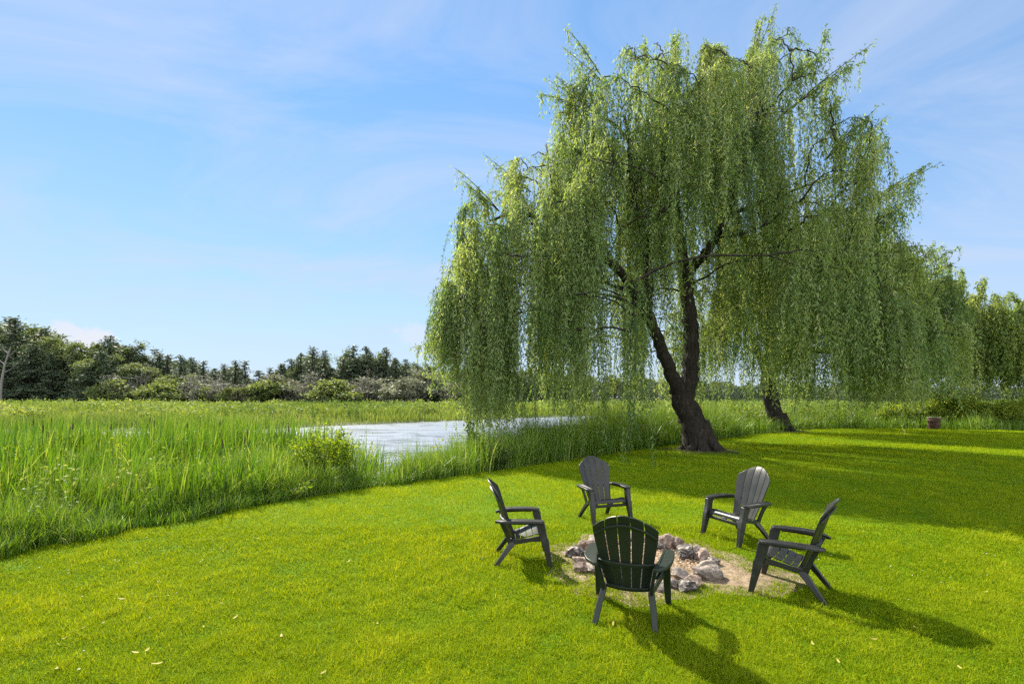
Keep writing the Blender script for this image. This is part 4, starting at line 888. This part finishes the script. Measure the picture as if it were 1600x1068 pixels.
rocks = [
 (1040, 853, .25, .21, .24, 'pink', 'large pinkish pale rock at the far side, right of the nearest chair back'),
 (1057, 855, .18, .17, .2, 'brown', 'brown rock touching the right side of the large pinkish far rock'),
 (1072, 870, .25, .22, .2, 'dark', 'rounded black and white streaked rock, the most contrasted on the right arc'),
 (1088, 868, .20, .17, .2, 'grey', 'mottled rock wedged right of the black and white streaked one'),
 (1098, 873, .20, .16, .22, 'pink', 'pinkish brown rock on the upper right arc'),
 (1114, 880, .15, .11, .15, 'dark', 'small dark rock at the outer right corner of the arc'),
 (1104, 886, .26, .12, .16, 'pale', 'long pale rock lying on top of the right arc'),
 (1106, 900, .36, .17, .24, 'grey', 'largest flat grey rock with dark streaks at the lower right'),
 (1082, 912, .20, .13, .18, 'pink', 'pink brown rock at the bottom right of the ring'),
 (1063, 903, .24, .14, .18, 'pale', 'pale whitish rock right of the nearest chair front leg'),
 (1073, 920, .24, .12, .18, 'dark', 'low dark rock nearest the grass at the bottom of the ring'),
 (1052, 916, .14, .12, .14, 'grey', 'small grey stone against the nearest chair front leg'),
 (901, 869, .24, .17, .2, 'dark', 'black and white streaked rock at the far left of the ring'),
 (916, 858, .20, .17, .2, 'brown', 'brown rock above the left streaked one, beside the armrest'),
 (928, 849, .18, .15, .18, 'pale', 'pale rock peeking just above the nearest chair left armrest'),
 (910, 880, .26, .12, .2, 'pink', 'flat pinkish slab on the left arc'),
 (909, 892, .18, .13, .16, 'brown', 'rounded brown stone at the lower left corner of the ring'),
 (928, 893, .22, .14, .17, 'grey', 'smooth grey brown stone tucked below the left armrest'),
 (888, 866, .14, .07, .13, 'brown', 'small reddish stone at the outermost left tip of the ring'),
 (1030, 856, .16, .13, .15, 'dark', 'dark charred rock beside the nearest chair back, on the far arc'),
 (948, 898, .18, .13, .16, 'brown', 'brown stone glimpsed under the nearest chair left armrest'),
 (955, 846, .18, .14, .18, 'grey', 'grey stone on the far arc half hidden by the nearest chair back'),
 (985, 842, .20, .15, .18, 'pink', 'pinkish stone on the far arc directly behind the nearest chair back'),
 (1012, 846, .16, .13, .16, 'brown', 'brown stone on the far arc by the right edge of the chair back'),
 (1030, 920, .18, .11, .15, 'grey', 'low grey stone beneath the nearest chair seat'),
]
for i, (px, py, a, b_, c, mt_, lab) in enumerate(rocks): rock(px, py + 2, a, b_, c, mt_, lab, i + 3, rot=R.uniform(-.4, .4))
# wood chips and gravel inside the ring
ch = MB(); n = 2600; a = R.uniform(0, 6.28, n); q = R.random(n) ** .5 * .72; P = np.stack([PIT[0] + np.cos(a) * q, PIT[1] + np.sin(a) * q, .018 + R.uniform(0, .03, n) * (1 - (q / .72) ** 2 * .6)], 1)
A = unit(rdir(n) * [1, 1, .45]); ch.leaves(P, A, unit(np.cross(A, rdir(n) * [.3, .3, 1])), R.uniform(.015, .05, n), R.uniform(.008, .02, n), R.random(n))
M_chip = foliage('wood chips', [(.12, .07, .04), (.26, .17, .10), (.40, .28, .18), (.52, .42, .30)], trans=.0, rough=.9, spec=.1)
tag(ch.build('wood_chips', M_chip), 'tan wood chips and gravel filling the stone fire ring', 'wood chips', kind='stuff')
gr = MB(); n = 1500; a = R.uniform(0, 6.28, n); q = dirt_r(a) * R.uniform(.7, 1.02, n); P = np.stack([PIT[0] + np.cos(a) * q, PIT[1] + np.sin(a) * q, np.full(n, .014)], 1)
A = unit(rdir(n) * [1, 1, .3]); gr.leaves(P, A, unit(np.cross(A, rdir(n) * [.3, .3, 1])), R.uniform(.008, .03, n), R.uniform(.004, .012, n), R.random(n))
tag(gr.build('dry_litter', M_chip), 'dry straw and crumbs scattered on the bare soil', 'litter', kind='stuff')

# ------------------------------------------------------------------ fallen leaves on the lawn
M_fall = foliage('yellowed fallen leaf', [(.24, .22, .04), (.34, .30, .06), (.42, .38, .14)], trans=.3)
fl0 = MB(); xs = np.linspace(-1, 1, 9); V = []
for q in xs: wv = .011 * (1 - q * q) ** .7; V += [(q * .045, -wv, .004 + .008 * q * q), (q * .045, wv, .006 + .008 * q * q)]
fl0.add(V, [(2 * i, 2 * i + 2, 2 * i + 3, 2 * i + 1) for i in range(8)], R.random(18)); fm_ = fl0.mesh('fallen_leaf', M_fall)
spots = [(30, 1022), (102, 1003), (88, 1052), (130, 987), (245, 1044), (230, 1022), (212, 1026), (347, 948), (368, 970), (190, 941), (262, 936), (505, 1058), (318, 985), (590, 980), (440, 1000), (1255, 989), (1365, 1005), (958, 980), (1430, 986), (1270, 1012), (1310, 1040), (1500, 1050), (545, 881), (620, 905), (1540, 930)]
for i, (px, py) in enumerate(spots):
    o = D.objects.new('fallen_leaf', fm_); link(o); g_ = gnd(px, py); o.location = (g_[0], g_[1], .035); o.rotation_euler = (R.uniform(-.3, .3), R.uniform(-.3, .3), R.uniform(0, 6)); o.scale = [R.uniform(.5, .85)] * 3
    tag(o, 'small yellow fallen willow leaf lying on the lawn', 'leaf', 'fallen leaves on the lawn')
cf = MB(); x, y = field(1500, 3.2, 18); k = inpoly(x, y, LAWN) & (dirt_mask(x, y) > 1.1) & (vnoise(x, y, 2.5, 71) > .45); x, y = x[k], y[k]; n = len(x)
A = unit(rdir(n) * [1, 1, .4]); cf.leaves(np.stack([x, y, np.full(n, .04)], 1), A, unit(np.cross(A, [0.1, 0, 1.])), R.uniform(.012, .026, n), R.uniform(.010, .02, n), R.random(n))
M_clov = foliage('pale clover heads', [(.32, .33, .18), (.48, .48, .34)], trans=.3)
tag(cf.build('clover_flowers', M_clov), 'tiny pale clover flowers and flecks dotted through the lawn', 'clover', kind='stuff')
